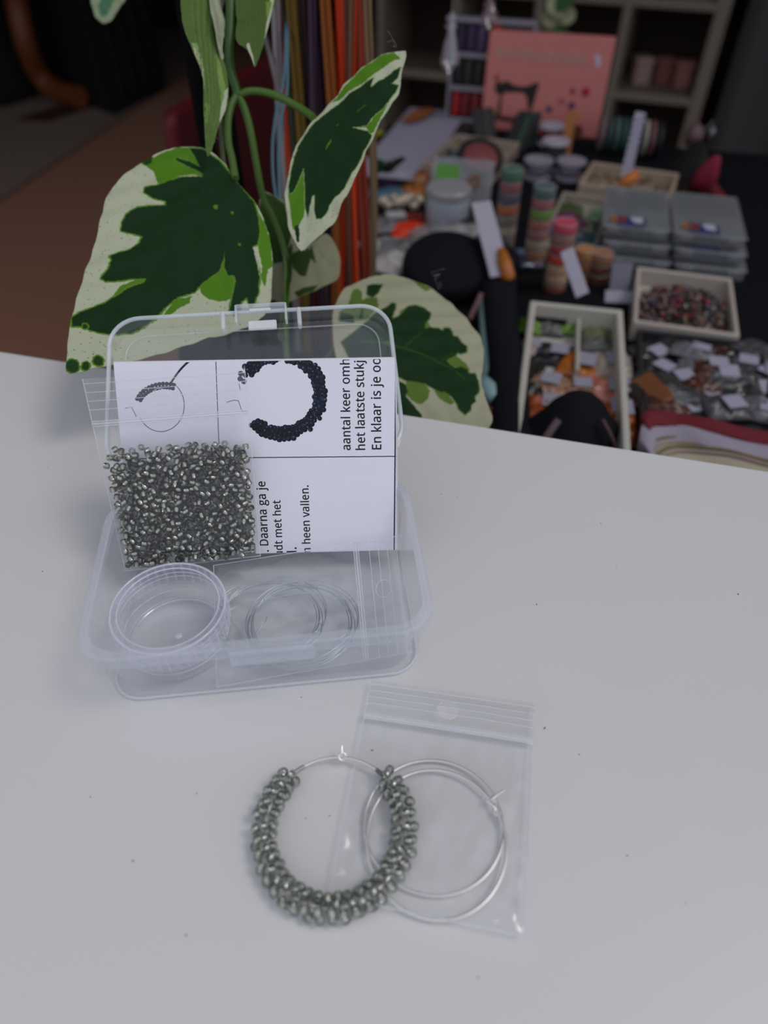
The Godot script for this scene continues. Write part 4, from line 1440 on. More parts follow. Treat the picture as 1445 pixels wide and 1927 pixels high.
	for q in [[817, 520, 0.372], [820, 526, 0.372], [826, 531, 0.371], [832, 540, 0.370], [812, 517, 0.373], [742, 84, 0.330], [739, 86, 0.330], [575, 474, 0.322], [580, 472, 0.322], [585, 468, 0.322], [405, 268, 0.335], [411, 262, 0.335]]:
		var p := far(q[0], q[1], q[2])
		var l := PackedVector3Array([p, p + Vector3(rng.randfn(0, 1), rng.randfn(0.6, 1), 0.3) * 0.0016, p + Vector3(rng.randfn(0, 1), rng.randfn(1, 1), 0.5) * 0.003])
		fib.tube(smooth_line(l), 0.00003, 4)
	part("loose_fibres", fib, paint(Color(0.8, 0.78, 0.72), 0.9), vine).set_meta("kind", "stuff")
	var foot := far(545, 690, 0.388)
	for c in vine.get_children():
		c.position -= foot
	vine.position = foot


func make_cords() -> void:
	# upright black poles that carry the display
	for q in [[362, 100, 0.42, 0.0052, "black metal display pole behind the leaves, left of the stems"], [437, 250, 0.40, 0.0028, "thin black rod just behind the vine stems"]]:
		var p := far(q[0], q[1], q[2])
		var pole := thing("display_pole", q[4], "pole", Vector3(p.x, SHOP, p.z))
		part("shaft", Mb.new().tube(PackedVector3Array([Vector3(0, 0.006, 0), Vector3(0, 0.62, 0)]), q[3], 14), paint(Color(0.035, 0.035, 0.04), 0.7, 0.0, 0.2), pole)
		part("foot", Mb.new().lathe(Transform3D(), [Vector2(0.05, 0), Vector2(0.05, 0.004), Vector2(q[3] + 0.001, 0.012)], 20), paint(Color(0.05, 0.05, 0.055), 0.5), pole)
	# hanging cords and ribbons
	var t := 0.47
	var hues := [
		["pale grey", [530, 0], [556, 600], 0.0055, Color(0.55, 0.52, 0.54)], ["bright orange", [543, 0], [566, 640], 0.0042, Color(0.80, 0.22, 0.03)], ["grey green", [556, 0], [572, 640], 0.0042, Color(0.36, 0.40, 0.34)],
		["mustard", [569, 0], [578, 640], 0.0068, Color(0.42, 0.31, 0.03)], ["dark brown", [582, 0], [583, 650], 0.0055, Color(0.20, 0.12, 0.10)], ["deep orange", [587, 0], [603, 650], 0.003, Color(0.70, 0.18, 0.03)],
		["aubergine", [596, 0], [607, 650], 0.0058, Color(0.16, 0.07, 0.17)], ["plum brown", [607, 0], [614, 650], 0.005, Color(0.26, 0.15, 0.17)], ["dark violet", [617, 0], [622, 650], 0.0062, Color(0.17, 0.06, 0.20)],
		["ochre", [631, 0], [632, 650], 0.0068, Color(0.55, 0.27, 0.02)], ["vivid orange", [647, 0], [644, 650], 0.0062, Color(0.85, 0.22, 0.02)], ["tan grey", [659, 0], [654, 640], 0.0045, Color(0.46, 0.38, 0.32)],
		["brown", [668, 0], [662, 640], 0.0042, Color(0.40, 0.22, 0.12)], ["flame orange", [677, 0], [671, 640], 0.005, Color(0.90, 0.21, 0.02)], ["rust", [690, 0], [684, 640], 0.0072, Color(0.58, 0.17, 0.06)], ["sand", [703, 0], [698, 640], 0.0052, Color(0.46, 0.36, 0.24)],
	]
	for k in hues.size():
		var h: Array = hues[k]
		var a := far(h[1][0], -60, t * 0.80 + 0.004 * (k % 3))
		var z := a.z
		var b := on(h[2][0], 600, SHOP + 0.07)
		var foot := Vector3(b.x, SHOP + 0.002, z - 0.02)
		var end := far(h[2][0], h[2][1], (z - 0.012) / (-Q - (963.5 - h[2][1]) / FOCAL * Q))
		var c := thing("hanging_cord", "%s cord hanging in the bundle right of the vine stems" % h[0], "cord", Vector3(end.x, SHOP + 0.002, end.z))
		foot = c.position
		var l := PackedVector3Array()
		for i in 13:
			var f := i / 12.0
			var p := (Vector3(a.x, 0.30, a.z)).lerp(end, f) if f <= 1.0 else end
			l.append(p - foot + Vector3(0.0022 * sin(f * 7.0 + k), 0, 0.002 * cos(f * 5.0 + k * 2.0)))
		l.append(Vector3(0, 0, 0.0))
		var n: int = 3
		for j in n:      # strands laid side by side
			var g := TAU * j / n + k
			var o: Vector3 = Vector3(cos(g), 0, sin(g)) * h[3] * 0.28
			var ll := PackedVector3Array()
			for i in l.size():
				ll.append(l[i] + o.rotated(Vector3.UP, i * 0.35))
			part("strand", Mb.new().tube(smooth_line(ll, 3), h[3] * 0.26, 8), paint((h[4] as Color).lightened(0.06 * j), 0.7), c)
	var blue := paint(Color(0.28, 0.42, 0.48), 0.6)
	for k in 2:
		var list: Array = [[[541, -80], [538, 60], [534, 150], [520, 210], [513, 270], [514, 330], [521, 390], [523, 470]], [[544, -80], [541, 90], [540, 170], [529, 220], [524, 280], [525, 340], [527, 400], [530, 470]]][k]
		var p := PackedVector3Array()
		for q in list:
			p.append(far(q[0], q[1], 0.40))
		var c := thing("light_blue_cord", ["outer light blue cord looping left of the orange cords", "inner light blue cord beside the outer light blue one"][k], "cord", p[-1])
		for i in p.size():
			p[i] -= c.position
		part("strand", Mb.new().tube(smooth_line(p), 0.0009, 8), blue, c)
	var gp := PackedVector3Array([far(500, 70, 0.41), far(510, 110, 0.41), far(522, 165, 0.41), far(530, 215, 0.41)])
	var gc := thing("grey_ribbon", "thin grey ribbon slanting behind the small upper leaf", "ribbon", gp[3])
	for i in 4:
		gp[i] -= gc.position
	part("strand", Mb.new().tube(smooth_line(gp), 0.0016, 8), paint(Color(0.45, 0.42, 0.42), 0.7), gc)
	# faceted glass drops hanging behind
	for k in 2:
		var d := [0.62, 0.62][k] as float
		var spots: Array = [[[851, 20], [849, 50], [846, 118]], [[922, -30], [921, 8], [921, 34]]][k]
		var top := far(spots[0][0], spots[0][1], d)
		var drop := thing("crystal_pendant", ["clear faceted crystal pendant with a bead chain left of the pink box", "pinkish faceted crystal drop hanging above the pink box's left edge"][k], "crystal", top)
		var glass := clear(Color(0.75, 0.73, 0.78) if k == 0 else Color(0.6, 0.5, 0.52), 0.28, 0.03, 0.9)
		var big := far(spots[2][0], spots[2][1], d) - top
		var mid := far(spots[1][0], spots[1][1], d) - top
		part("thread", Mb.new().tube(PackedVector3Array([Vector3(0, 0.2, 0), Vector3.ZERO, mid]), 0.0004, 5), paint(Color(0.5, 0.5, 0.5), 0.4), drop)
		part("octagon_bead", Mb.new().lathe(xf(mid * 0.5), [Vector2(0, -0.006), Vector2(0.006, 0), Vector2(0, 0.006)], 8), glass, drop)
		part("octagon_bead", Mb.new().lathe(xf(mid), [Vector2(0, -0.006), Vector2(0.006, 0), Vector2(0, 0.006)], 8), glass, drop)
		var len := (big - mid).length()
		part("drop", Mb.new().lathe(xf(big), [Vector2(0, -0.010), Vector2(0.0085, 0), Vector2(0.006, len * 0.45), Vector2(0.0028, len * 0.8), Vector2(0, len)], 6), glass, drop)

# ---------------------------------------------------------------- craft stall behind

const YAW := -0.253


func sp(px: float, py: float, h := 0.0) -> Vector3:
	return on(px, py, SHOP + h)



func tray(label: String, fl: Vector3, fr: Vector3, deep: float, high: float, c: Color, wall := 0.004) -> Node3D:
	# fl, fr: front corners of the rim
	var d := fr - fl
	d.y = 0
	var w := d.length()
	var t := thing("open_tray", label, "tray", Vector3((fl.x + fr.x) / 2, SHOP + 0.001, (fl.z + fr.z) / 2), atan2(-d.z, d.x))
	var m := paint(c, 0.55)
	part("bottom", Mb.new().box(xf(Vector3(0, 0.0015, -deep / 2)), Vector3(w - 0.004, 0.003, deep - 0.004), 0.001), m, t)
	part("front_wall", Mb.new().box(xf(Vector3(0, high / 2, -wall / 2)), Vector3(w, high, wall), 0.001), m, t)
	part("back_wall", Mb.new().box(xf(Vector3(0, high / 2, -deep + wall / 2)), Vector3(w, high, wall), 0.001), m, t)
	for s in [-1, 1]:
		part("side_wall", Mb.new().box(xf(Vector3(s * (w / 2 - wall / 2), high / 2, -deep / 2)), Vector3(wall, high, deep - wall * 2), 0.001), m, t)
	return t


func pillow_bag(called: String, label: String, cat: String, where: Vector3, turn: float, w: float, d: float, h: float, c: Color, opaque: float, tagged: Color, group := "", tilt := 0.0) -> Node3D:
	# a small filled packet with a paper label
	var t := thing(called, label, cat, where, turn, group)
	t.rotation.x = tilt
	var seed_at := rng.randf() * 90.0
	var top := func(u: float, v: float) -> Vector3:
		var e := pow(maxf(0.0, sin(u * PI) * sin(v * PI)), 0.5)
		return Vector3((u - 0.5) * w, h * e * (0.8 + 0.35 * wrinkle.get_noise_2d(u * 4 + seed_at, v * 4)) + 0.0004, (0.5 - v) * d)
	var m := Mb.new().sheet(top, 9, 9)
	m.sheet(func(u: float, v: float) -> Vector3: return Vector3((0.5 - u) * w, 0.0, (0.5 - v) * d), 2, 2)
	part("packet", m, clear(c, opaque, 0.15, 0.6) if opaque < 1.0 else paint(c, 0.35), t)
	if tagged.a > 0.0:
		var a: Vector3 = top.call(0.5, 0.5)
		part("label", Mb.new().box(xf(a + Vector3(w * rng.randf_range(0.02, 0.18), 0.0006, -d * rng.randf_range(-0.1, 0.18)), rng.randfn(0, 0.1)), Vector3(w * 0.42, 0.0006, d * 0.48), 0.0002), paint(tagged, 0.7), t)
	return t


func make_shop() -> void:
	# the stall table under a black cloth
	var a := sp(560, 420)
	var side := Vector3(cos(YAW), 0, -sin(YAW))
	var away := Vector3(-sin(YAW) * -1.0, 0, -cos(YAW))
	var edge := on(722, 770).z
	var front := Vector3(a.x, SHOP, a.z) - away * 0.40
	var t := thing("stall_table", "black cloth covered stall table full of craft supplies behind the white table", "table", Vector3(front.x, SHOP - 0.7, front.z) + side * 0.85 + away * 0.375, YAW)
	var cloth := paint(Color(0.10, 0.10, 0.115), 0.95, 0.0, 0.1)
	part("cloth_top", Mb.new().box(xf(Vector3(0, 0.698, 0)), Vector3(1.7, 0.004, 0.75), 0.0015), cloth, t)
	part("table_board", Mb.new().box(xf(Vector3(0, 0.68, 0)), Vector3(1.68, 0.03, 0.73), 0.002), paint(Color(0.3, 0.25, 0.2), 0.7), t)
	for s in [-1, 1]:
		var drop := func(u: float, v: float) -> Vector3: return Vector3(s * (0.852 + 0.012 * sin(u * 40.0) * (1 - v)), 0.698 * v + 0.05 * (1 - v), (0.5 - u) * 0.75 * s)
		part("cloth_drop", Mb.new().sheet(drop, 60, 6), cloth, t)
	for x in [-0.78, 0.78]:
		for z in [-0.3, 0.3]:
			part("leg", Mb.new().tube(PackedVector3Array([Vector3(x, 0, z), Vector3(x, 0.67, z)]), 0.02, 10), paint(Color(0.3, 0.3, 0.3), 0.5, 0.5), t)
	make_pink_box()
	make_back_row()
	make_left_heap()
	make_towers()
	make_busts()
	make_big_tray()
	make_bead_tray()
	make_cases()
	make_label_heap()
	make_textiles()


func make_pink_box() -> void:
	var bl := sp(903, 242)
	var br := sp(1121, 262)
	var d := br - bl
	var w := d.length()
	var t := thing("pink_kit_box", "pink sewing kit box printed with a black sewing machine and flowers", "box", bl.lerp(br, 0.5), atan2(-d.z, d.x))
	t.rotation.x = deg_to_rad(-5)
	var h := 0.113
	var pink := paint(Color(0.78, 0.46, 0.435), 0.55)
	part("box_body", Mb.new().box(xf(Vector3(0, h / 2, -0.012)), Vector3(w, h, 0.024), 0.0015), pink, t)
	var pale := paint(Color(0.76, 0.60, 0.54), 0.6)
	# a line of pale lettering, too blurred to read, then a bird
	for k in 11:
		var x := -w * 0.40 + k * w * 0.068
		var st := Mb.new()
		for j in 3:
			st.box(xf(Vector3(x + (j - 1) * 0.0028, h * 0.80 - k * 0.0002, 0.0006), 0, 0, [0.3, 0.0, -0.3][(j + k) % 3]), Vector3(0.0016, 0.011, 0.0008))
		st.box(xf(Vector3(x, h * 0.80 + [0.003, -0.003, 0.0][k % 3], 0.0006)), Vector3(0.007, 0.0016, 0.0008))
		part("faded_letter", st, pale, t)
	part("bird_print", Mb.new().prism(xf(Vector3(w * 0.385, h * 0.78, 0.0001)), pts([-0.004, 0.007, 0.003, 0.006, 0.006, -0.004, 0.003, -0.009, -0.001, -0.001]), 0.0006), paint(Color(0.74, 0.70, 0.78), 0.6), t)
	# sewing machine silhouette
	var mach := PackedVector2Array([Vector2(-30, 12), Vector2(-28, 20), Vector2(-24, 17), Vector2(-12, 20), Vector2(-4, 16), Vector2(8, 14), Vector2(18, 16), Vector2(30, 22), Vector2(33, 19), Vector2(30, 0), Vector2(27, -14), Vector2(23, -15), Vector2(19, 0), Vector2(14, 7), Vector2(0, 7), Vector2(-12, 6), Vector2(-17, 4), Vector2(-18, -4), Vector2(-21, -4), Vector2(-22, 4), Vector2(-28, 4)])
	for i in mach.size():
		mach[i] *= 0.00092
	var black := paint(Color(0.07, 0.04, 0.035), 0.6)
	part("machine_print", Mb.new().prism(xf(Vector3(-w * 0.235, h * 0.36, 0.0001)), mach, 0.0007), black, t)
	part("machine_bed_print", Mb.new().box(xf(Vector3(-w * 0.235, h * 0.13, 0.0004), 0, 0, -0.05), Vector3(0.052, 0.006, 0.0008)), paint(Color(0.28, 0.13, 0.12), 0.6), t)
	part("needle_print", Mb.new().box(xf(Vector3(-w * 0.35, h * 0.24, 0.0004)), Vector3(0.004, 0.018, 0.0008)), black, t)
	for q in [[-0.40, 0.55, 0.0035, Color(0.66, 0.30, 0.18)], [-0.30, 0.50, 0.0036, Color(0.50, 0.50, 0.36)], [0.24, 0.47, 0.0034, Color(0.58, 0.16, 0.20)], [0.345, 0.47, 0.0052, Color(0.70, 0.10, 0.24)], [0.165, 0.36, 0.0038, Color(0.68, 0.32, 0.34)], [0.25, 0.325, 0.0042, Color(0.30, 0.16, 0.34)], [0.07, 0.27, 0.004, Color(0.38, 0.24, 0.40)], [0.28, 0.21, 0.0058, Color(0.78, 0.50, 0.13)], [-0.39, 0.17, 0.004, Color(0.62, 0.55, 0.08)], [0.33, 0.06, 0.008, Color(0.42, 0.2, 0.12)], [-0.43, 0.03, 0.007, Color(0.75, 0.45, 0.3)]]:
		var m := Mb.new()
		for k in 5:
			m.prism(xf(Vector3(w * q[0], h * q[1], 0.0001) + Vector3(cos(k * TAU / 5), sin(k * TAU / 5), 0) * q[2] * 0.6), disc(Vector2.ZERO, q[2] * 0.55, 10), 0.0005)
		part("flower_print", m, paint(q[3], 0.6), t)
	# thread case standing behind it
	var cl := sp(842, 246)
	var c := thing("thread_case", "grey divided case of purple, black and red threads left of the pink box", "case", Vector3(cl.x, SHOP, cl.z) + Vector3(0.045, 0, -0.035), t.rotation.y)
	c.rotation.x = deg_to_rad(-6)
	var grey := paint(Color(0.50, 0.48, 0.52), 0.45)
	var ch := 0.122
	part("back", Mb.new().box(xf(Vector3(0.01, ch / 2, -0.012)), Vector3(0.11, ch, 0.003), 0.001), grey, c)
	for k in 4:
		part("divider", Mb.new().box(xf(Vector3(0.01, 0.003 + k * (ch - 0.006) / 3, 0)), Vector3(0.11, 0.006, 0.024), 0.001), grey, c)
	for x in [-0.0435, 0.0635]:
		part("side", Mb.new().box(xf(Vector3(x, ch / 2, 0)), Vector3(0.004, ch, 0.024), 0.001), grey, c)
	var rowc := [[Color(0.62, 0.10, 0.11), Color(0.42, 0.08, 0.12), Color(0.50, 0.10, 0.10), Color(0.36, 0.08, 0.10)], [Color(0.10, 0.10, 0.10), Color(0.15, 0.15, 0.15), Color(0.12, 0.12, 0.12), Color(0.2, 0.2, 0.2)], [Color(0.17, 0.10, 0.24), Color(0.22, 0.14, 0.28), Color(0.30, 0.22, 0.36), Color(0.70, 0.26, 0.06)]]
	for r in 3:
		for k in 4:
			var y := 0.006 + r * (ch - 0.006) / 3
			part("thread_reel", Mb.new().lathe(xf(Vector3(-0.033 + k * 0.014 + (0.006 if k == 3 else 0.0), y, 0.001)), [Vector2(0, 0.001), Vector2(0.0063, 0.001), Vector2(0.0068, 0.004), Vector2(0.0068, 0.029), Vector2(0.0063, 0.032), Vector2(0, 0.032)], 14, true), paint(rowc[r][k], 0.6), c)
	# small ivy behind
	var ip := far(1045, 60, 1.25)
	var iv := thing("ivy_sprig", "small cream and green ivy sprig hanging above the pink box", "plant", ip)
	var vines := PackedVector3Array([Vector3(-0.005, 0.2, 0), Vector3(0, 0.08, 0), Vector3(0.006, 0, 0.005)])
	part("stem", Mb.new().tube(smooth_line(vines), 0.002, 6), paint(Color(0.15, 0.3, 0.08), 0.7), iv)
	for q in [[-0.02, 0.05, 0.6, 0], [0.015, 0.06, -0.5, 1], [-0.028, 0.022, 1.3, 0], [0.03, 0.03, -1.1, 0], [0.0, 0.01, 0.1, 1], [0.018, 0.004, -0.4, 2], [-0.012, 0.09, 0.8, 2], [0.02, 0.1, -0.8, 1]]:
		var b := Transform3D(Basis.from_euler(Vector3(-0.6, q[2] * 0.4, q[2])), Vector3(q[0], q[1], 0.004))
		var lv := PackedVector2Array([Vector2(0, 0.0), Vector2(0.012, -0.004), Vector2(0.016, -0.016), Vector2(0.009, -0.03), Vector2(0, -0.04), Vector2(-0.009, -0.03), Vector2(-0.016, -0.016), Vector2(-0.012, -0.004)])
		part("leaf", Mb.new().prism(b, lv, 0.0008), paint([Color(0.62, 0.62, 0.48), Color(0.12, 0.30, 0.06), Color(0.16, 0.36, 0.10)][q[3]], 0.7), iv)


func make_back_row() -> void:
	# tray with bangles and dark findings
	var t := tray("pale wooden tray of dark bracelets in front of the thread case", sp(796, 306, 0.016), sp(926, 326, 0.016), 0.115, 0.016, Color(0.62, 0.55, 0.49))
	var inv := t.transform
	var hues := [Color(0.05, 0.09, 0.13), Color(0.10, 0.16, 0.17), Color(0.22, 0.12, 0.18), Color(0.06, 0.11, 0.16), Color(0.24, 0.30, 0.28), Color(0.05, 0.05, 0.06)]
	var words := ["navy", "teal black", "dark plum", "midnight blue", "grey green", "black"]
	for k in 6:
		var p := inv * Vector3(-0.034 + 0.018 * (k % 3), 0.0062, -0.028 - 0.034 * (k / 3))
		var b := thing("bangle", "%s bangle lying in the pale wooden tray" % words[k], "bracelet", p)
		part("band", ring(Vector3.ZERO, 0.0125, 0.0030, 28), paint(hues[k], 0.4), b)
		part("bead_row", ring(Vector3(0, 0.0026, 0), 0.0125, 0.0012, 28), paint(hues[k].lightened(0.25), 0.3), b)
	var pk := thing("round_purse", "dusty pink round purse with a black frill on the bracelet tray", "purse", sp(903, 306, 0.02), 0.2)
	part("disc", Mb.new().lathe(Transform3D(Basis.from_euler(Vector3(0.5, 0, 0)), Vector3(0, 0.004, 0)), [Vector2(0, -0.003), Vector2(0.020, -0.003), Vector2(0.022, 0), Vector2(0.020, 0.004), Vector2(0, 0.006)], 28, true), paint(Color(0.50, 0.25, 0.25), 0.7), pk)
	part("frill", Mb.new().tube(loop_of(Vector3(0, 0.005, -0.001), 0.0235, Vector3(0, 0.88, 0.48), 30), 0.0045, 7, true), paint(Color(0.05, 0.045, 0.045), 0.8), pk)
	for k in 3:
		var f := thing("dark_card", ["black card with a green stripe right of the round purse", "black patterned card standing behind the round purse", "dark teal card leaning right of the striped black card"][k], "card", sp([966, 915, 985][k], [282, 268, 275][k], 0.0), [-0.6, 0.2, -0.3][k])
		f.rotation.x = -0.7
		part("card", Mb.new().box(xf(Vector3(0, 0.022, 0)), Vector3(0.03, 0.044, 0.002), 0.0006), paint([Color(0.06, 0.07, 0.06), Color(0.05, 0.045, 0.045), Color(0.05, 0.08, 0.08)][k], 0.6), f)
		part("stripe", Mb.new().box(xf(Vector3(0.004, 0.022, 0.0013)), Vector3(0.003, 0.042, 0.0008)), paint([Color(0.2, 0.36, 0.28), Color(0.26, 0.22, 0.2), Color(0.12, 0.25, 0.24)][k], 0.6), f)
	# thread spools
	var spools := [[1034, 272, 0.001, Color(0.42, 0.04, 0.06), "dark red", 0.024], [1038, 316, 0.001, Color(0.08, 0.08, 0.09), "black", 0.032]]
	for q in spools:
		var s := thing("thread_spool", "%s thread spool with pale flanges before the pink box" % q[4], "spool", sp(q[0], q[1], q[2]))
		var h: float = q[5]
		var white := paint(Color(0.66, 0.65, 0.70), 0.4)
		part("wound_thread", Mb.new().lathe(Transform3D(), [Vector2(0, 0.004), Vector2(0.0135, 0.004), Vector2(0.0142, h * 0.5), Vector2(0.0135, h - 0.004), Vector2(0, h - 0.004)], 28, true), paint(q[3], 0.7), s)
		for y in [0.0, h - 0.004]:
			part("flange", Mb.new().lathe(xf(Vector3(0, y, 0)), [Vector2(0, 0), Vector2(0.0152, 0), Vector2(0.0165, 0.001), Vector2(0.0165, 0.003), Vector2(0.0152, 0.0042), Vector2(0.004, 0.0042), Vector2(0, 0.002)], 28), white, s)
	for k in 2:
		var s := thing("clear_spool", ["clear thread reel left of the black spool", "clear thread reel right of the black spool"][k], "spool", sp([1010, 1070][k], [332, 334][k]))
		var thread := clear(Color(0.62, 0.60, 0.68), 0.5, 0.2)
		part("wound_thread", Mb.new().lathe(Transform3D(), [Vector2(0, 0.003), Vector2(0.0125, 0.004), Vector2(0.0125, 0.016), Vector2(0, 0.017)], 24, true), thread, s)
		for y in [0.0, 0.017]:
			part("flange", Mb.new().lathe(xf(Vector3(0, y, 0)), [Vector2(0, 0), Vector2(0.0175, 0), Vector2(0.0175, 0.0025), Vector2(0, 0.0025)], 28), paint(Color(0.58, 0.57, 0.62), 0.35), s)
	var tagc := thing("orange_tag", "orange yellow tag standing right of the black spool", "tag", sp(1063, 292), -0.2)
	tagc.rotation.x = -0.3
	part("card", Mb.new().box(xf(Vector3(0, 0.024, 0)), Vector3(0.012, 0.05, 0.0012), 0.0004), paint(Color(0.62, 0.38, 0.16), 0.6), tagc)
	# ring tray at the right
	var r := tray("cream jewellery tray with rings and gold charms right of the spools", sp(1088, 346, 0.02), sp(1262, 372, 0.02), 0.075, 0.02, Color(0.66, 0.58, 0.50))
	for k in 9:
		var p := r.transform * Vector3(-0.052 + 0.0135 * k, 0.006 + 0.004 * (k % 2), -0.055 + 0.014 * sin(k * 2.1))
		var g := thing("finger_ring", "small brass ring in the cream jewellery tray", "ring", p, k * 0.7, "brass rings in the cream tray")
		g.rotation.x = 0.7
		part("band", Mb.new().tube(loop_of(Vector3.ZERO, 0.0055, Vector3.UP, 20), 0.001, 7, true), paint(Color(0.45, 0.33, 0.2), 0.3, 0.9), g)
		part("stone", Mb.new().lathe(xf(Vector3(0, 0.0, 0.0062)), [Vector2(0, -0.002), Vector2(0.0022, 0), Vector2(0, 0.002)], 8), paint(Color(0.72, 0.66, 0.56), 0.15, 0.6), g)
	var back := r.transform * Vector3(0.0, 0.004, -0.02)
	pillow_bag("charm_packet", "clear packet of pale charms at the front of the cream jewellery tray", "packet", back, YAW, 0.1, 0.028, 0.008, Color(0.55, 0.52, 0.48), 0.6, Color(0, 0, 0, 0))
	var tg := thing("striped_tag", "white and blue striped ribbon tag with an orange end in the jewellery tray", "tag", sp(1180, 344, 0.02), -0.1)
	tg.rotation.x = -0.55
	part("ribbon", Mb.new().box(xf(Vector3(0.001, 0.036, 0), 0, 0, -0.12), Vector3(0.011, 0.07, 0.0012), 0.0004), paint(Color(0.62, 0.60, 0.66), 0.6), tg)
	for k in 9:
		part("stripe", Mb.new().box(xf(Vector3(-0.002 + k * 0.0008, 0.008 + k * 0.007, 0.0009), 0, 0, 0.5), Vector3(0.011, 0.0018, 0.0006)), paint(Color(0.36, 0.36, 0.48), 0.6), tg)
	part("orange_end", Mb.new().lathe(Transform3D(Basis.from_euler(Vector3(0, 0, -0.9)), Vector3(0.0, 0.002, 0.002)), [Vector2(0, -0.012), Vector2(0.006, -0.008), Vector2(0.007, 0.006), Vector2(0.003, 0.013), Vector2(0, 0.014)], 14, true), paint(Color(0.74, 0.42, 0.15), 0.5), tg)
	# row of ribbon reels behind the ring tray
	var rowc := [Color(0.44, 0.36, 0.36), Color(0.20, 0.30, 0.28), Color(0.28, 0.36, 0.34), Color(0.14, 0.30, 0.28), Color(0.36, 0.40, 0.38), Color(0.05, 0.05, 0.06), Color(0.60, 0.58, 0.52), Color(0.44, 0.28, 0.30), Color(0.06, 0.07, 0.08)]
	var names := ["dusty mauve", "dark green", "sage", "deep teal", "pale sage", "black", "cream", "rose brown", "charcoal"]
	for k in rowc.size():
		var p := sp(1128 + k * 13, 284 + k * 1.6)
		var b := thing("ribbon_reel", "%s ribbon reel in the row behind the jewellery tray" % names[k], "ribbon", p, YAW + PI / 2 + 0.1)
		part("wound_ribbon", Mb.new().lathe(Transform3D(Basis.from_euler(Vector3(PI / 2, 0, 0)), Vector3(0, 0.021, -0.004)), [Vector2(0.006, 0), Vector2(0.0205, 0), Vector2(0.0205, 0.0042), Vector2(0.006, 0.0042)], 24, false, true), paint(rowc[k], 0.6), b)
		part("core", Mb.new().lathe(Transform3D(Basis.from_euler(Vector3(PI / 2, 0, 0)), Vector3(0, 0.021, -0.004)), [Vector2(0.006, 0.0005), Vector2(0.006, 0.0037)], 14), paint(Color(0.3, 0.26, 0.22), 0.8), b)
	# black bust with pink tassel, pink strip
	var bust := thing("velvet_cone", "black velvet cone with a crimson pink tassel at the right", "display", sp(1290, 352))
	part("cone", Mb.new().lathe(Transform3D(), [Vector2(0.03, 0), Vector2(0.027, 0.014), Vector2(0.014, 0.036), Vector2(0.006, 0.048), Vector2(0, 0.052)], 26, true), paint(Color(0.03, 0.03, 0.035), 0.9), bust)
	part("silver_cap", Mb.new().lathe(xf(Vector3(0.006, 0.052, 0.012)), [Vector2(0, 0), Vector2(0.004, 0), Vector2(0.003, 0.014), Vector2(0, 0.016)], 12, true), paint(Color(0.45, 0.45, 0.46), 0.3, 0.8), bust)
	part("tassel", Mb.new().lathe(Transform3D(Basis.from_euler(Vector3(0.5, 0, 0)), Vector3(0.006, 0.020, 0.030)), [Vector2(0, -0.014), Vector2(0.0135, -0.013), Vector2(0.0115, 0.01), Vector2(0.0045, 0.030), Vector2(0, 0.034)], 16, true), paint(Color(0.55, 0.12, 0.22), 0.7), bust)
	var p0 := sp(1318, 322, 0.001)
	var p1 := sp(1378, 408, 0.001)
	var strip := thing("pink_ribbon", "crimson pink ribbon lying across the black cloth at right", "ribbon", p0.lerp(p1, 0.5), atan2(-(p1 - p0).z, (p1 - p0).x))
	part("strip", Mb.new().box(xf(Vector3(0, 0.002, 0)), Vector3((p1 - p0).length(), 0.003, 0.013), 0.001), paint(Color(0.46, 0.12, 0.18), 0.6), strip)
	var p2 := thing("pearl_clip", "pale pink hair clip standing behind the black velvet cone", "clip", sp(1300, 275))
	part("clip", Mb.new().lathe(xf(Vector3(0, 0.012, 0)), [Vector2(0, -0.012), Vector2(0.01, -0.01), Vector2(0.012, 0.004), Vector2(0.006, 0.014), Vector2(0, 0.016)], 14, true), paint(Color(0.42, 0.3, 0.32), 0.5), p2)
	part("pin", Mb.new().tube(PackedVector3Array([Vector3(0.006, 0.01, 0), Vector3(0.02, 0.03, 0)]), 0.002, 6), paint(Color(0.4, 0.4, 0.4), 0.4, 0.6), p2)


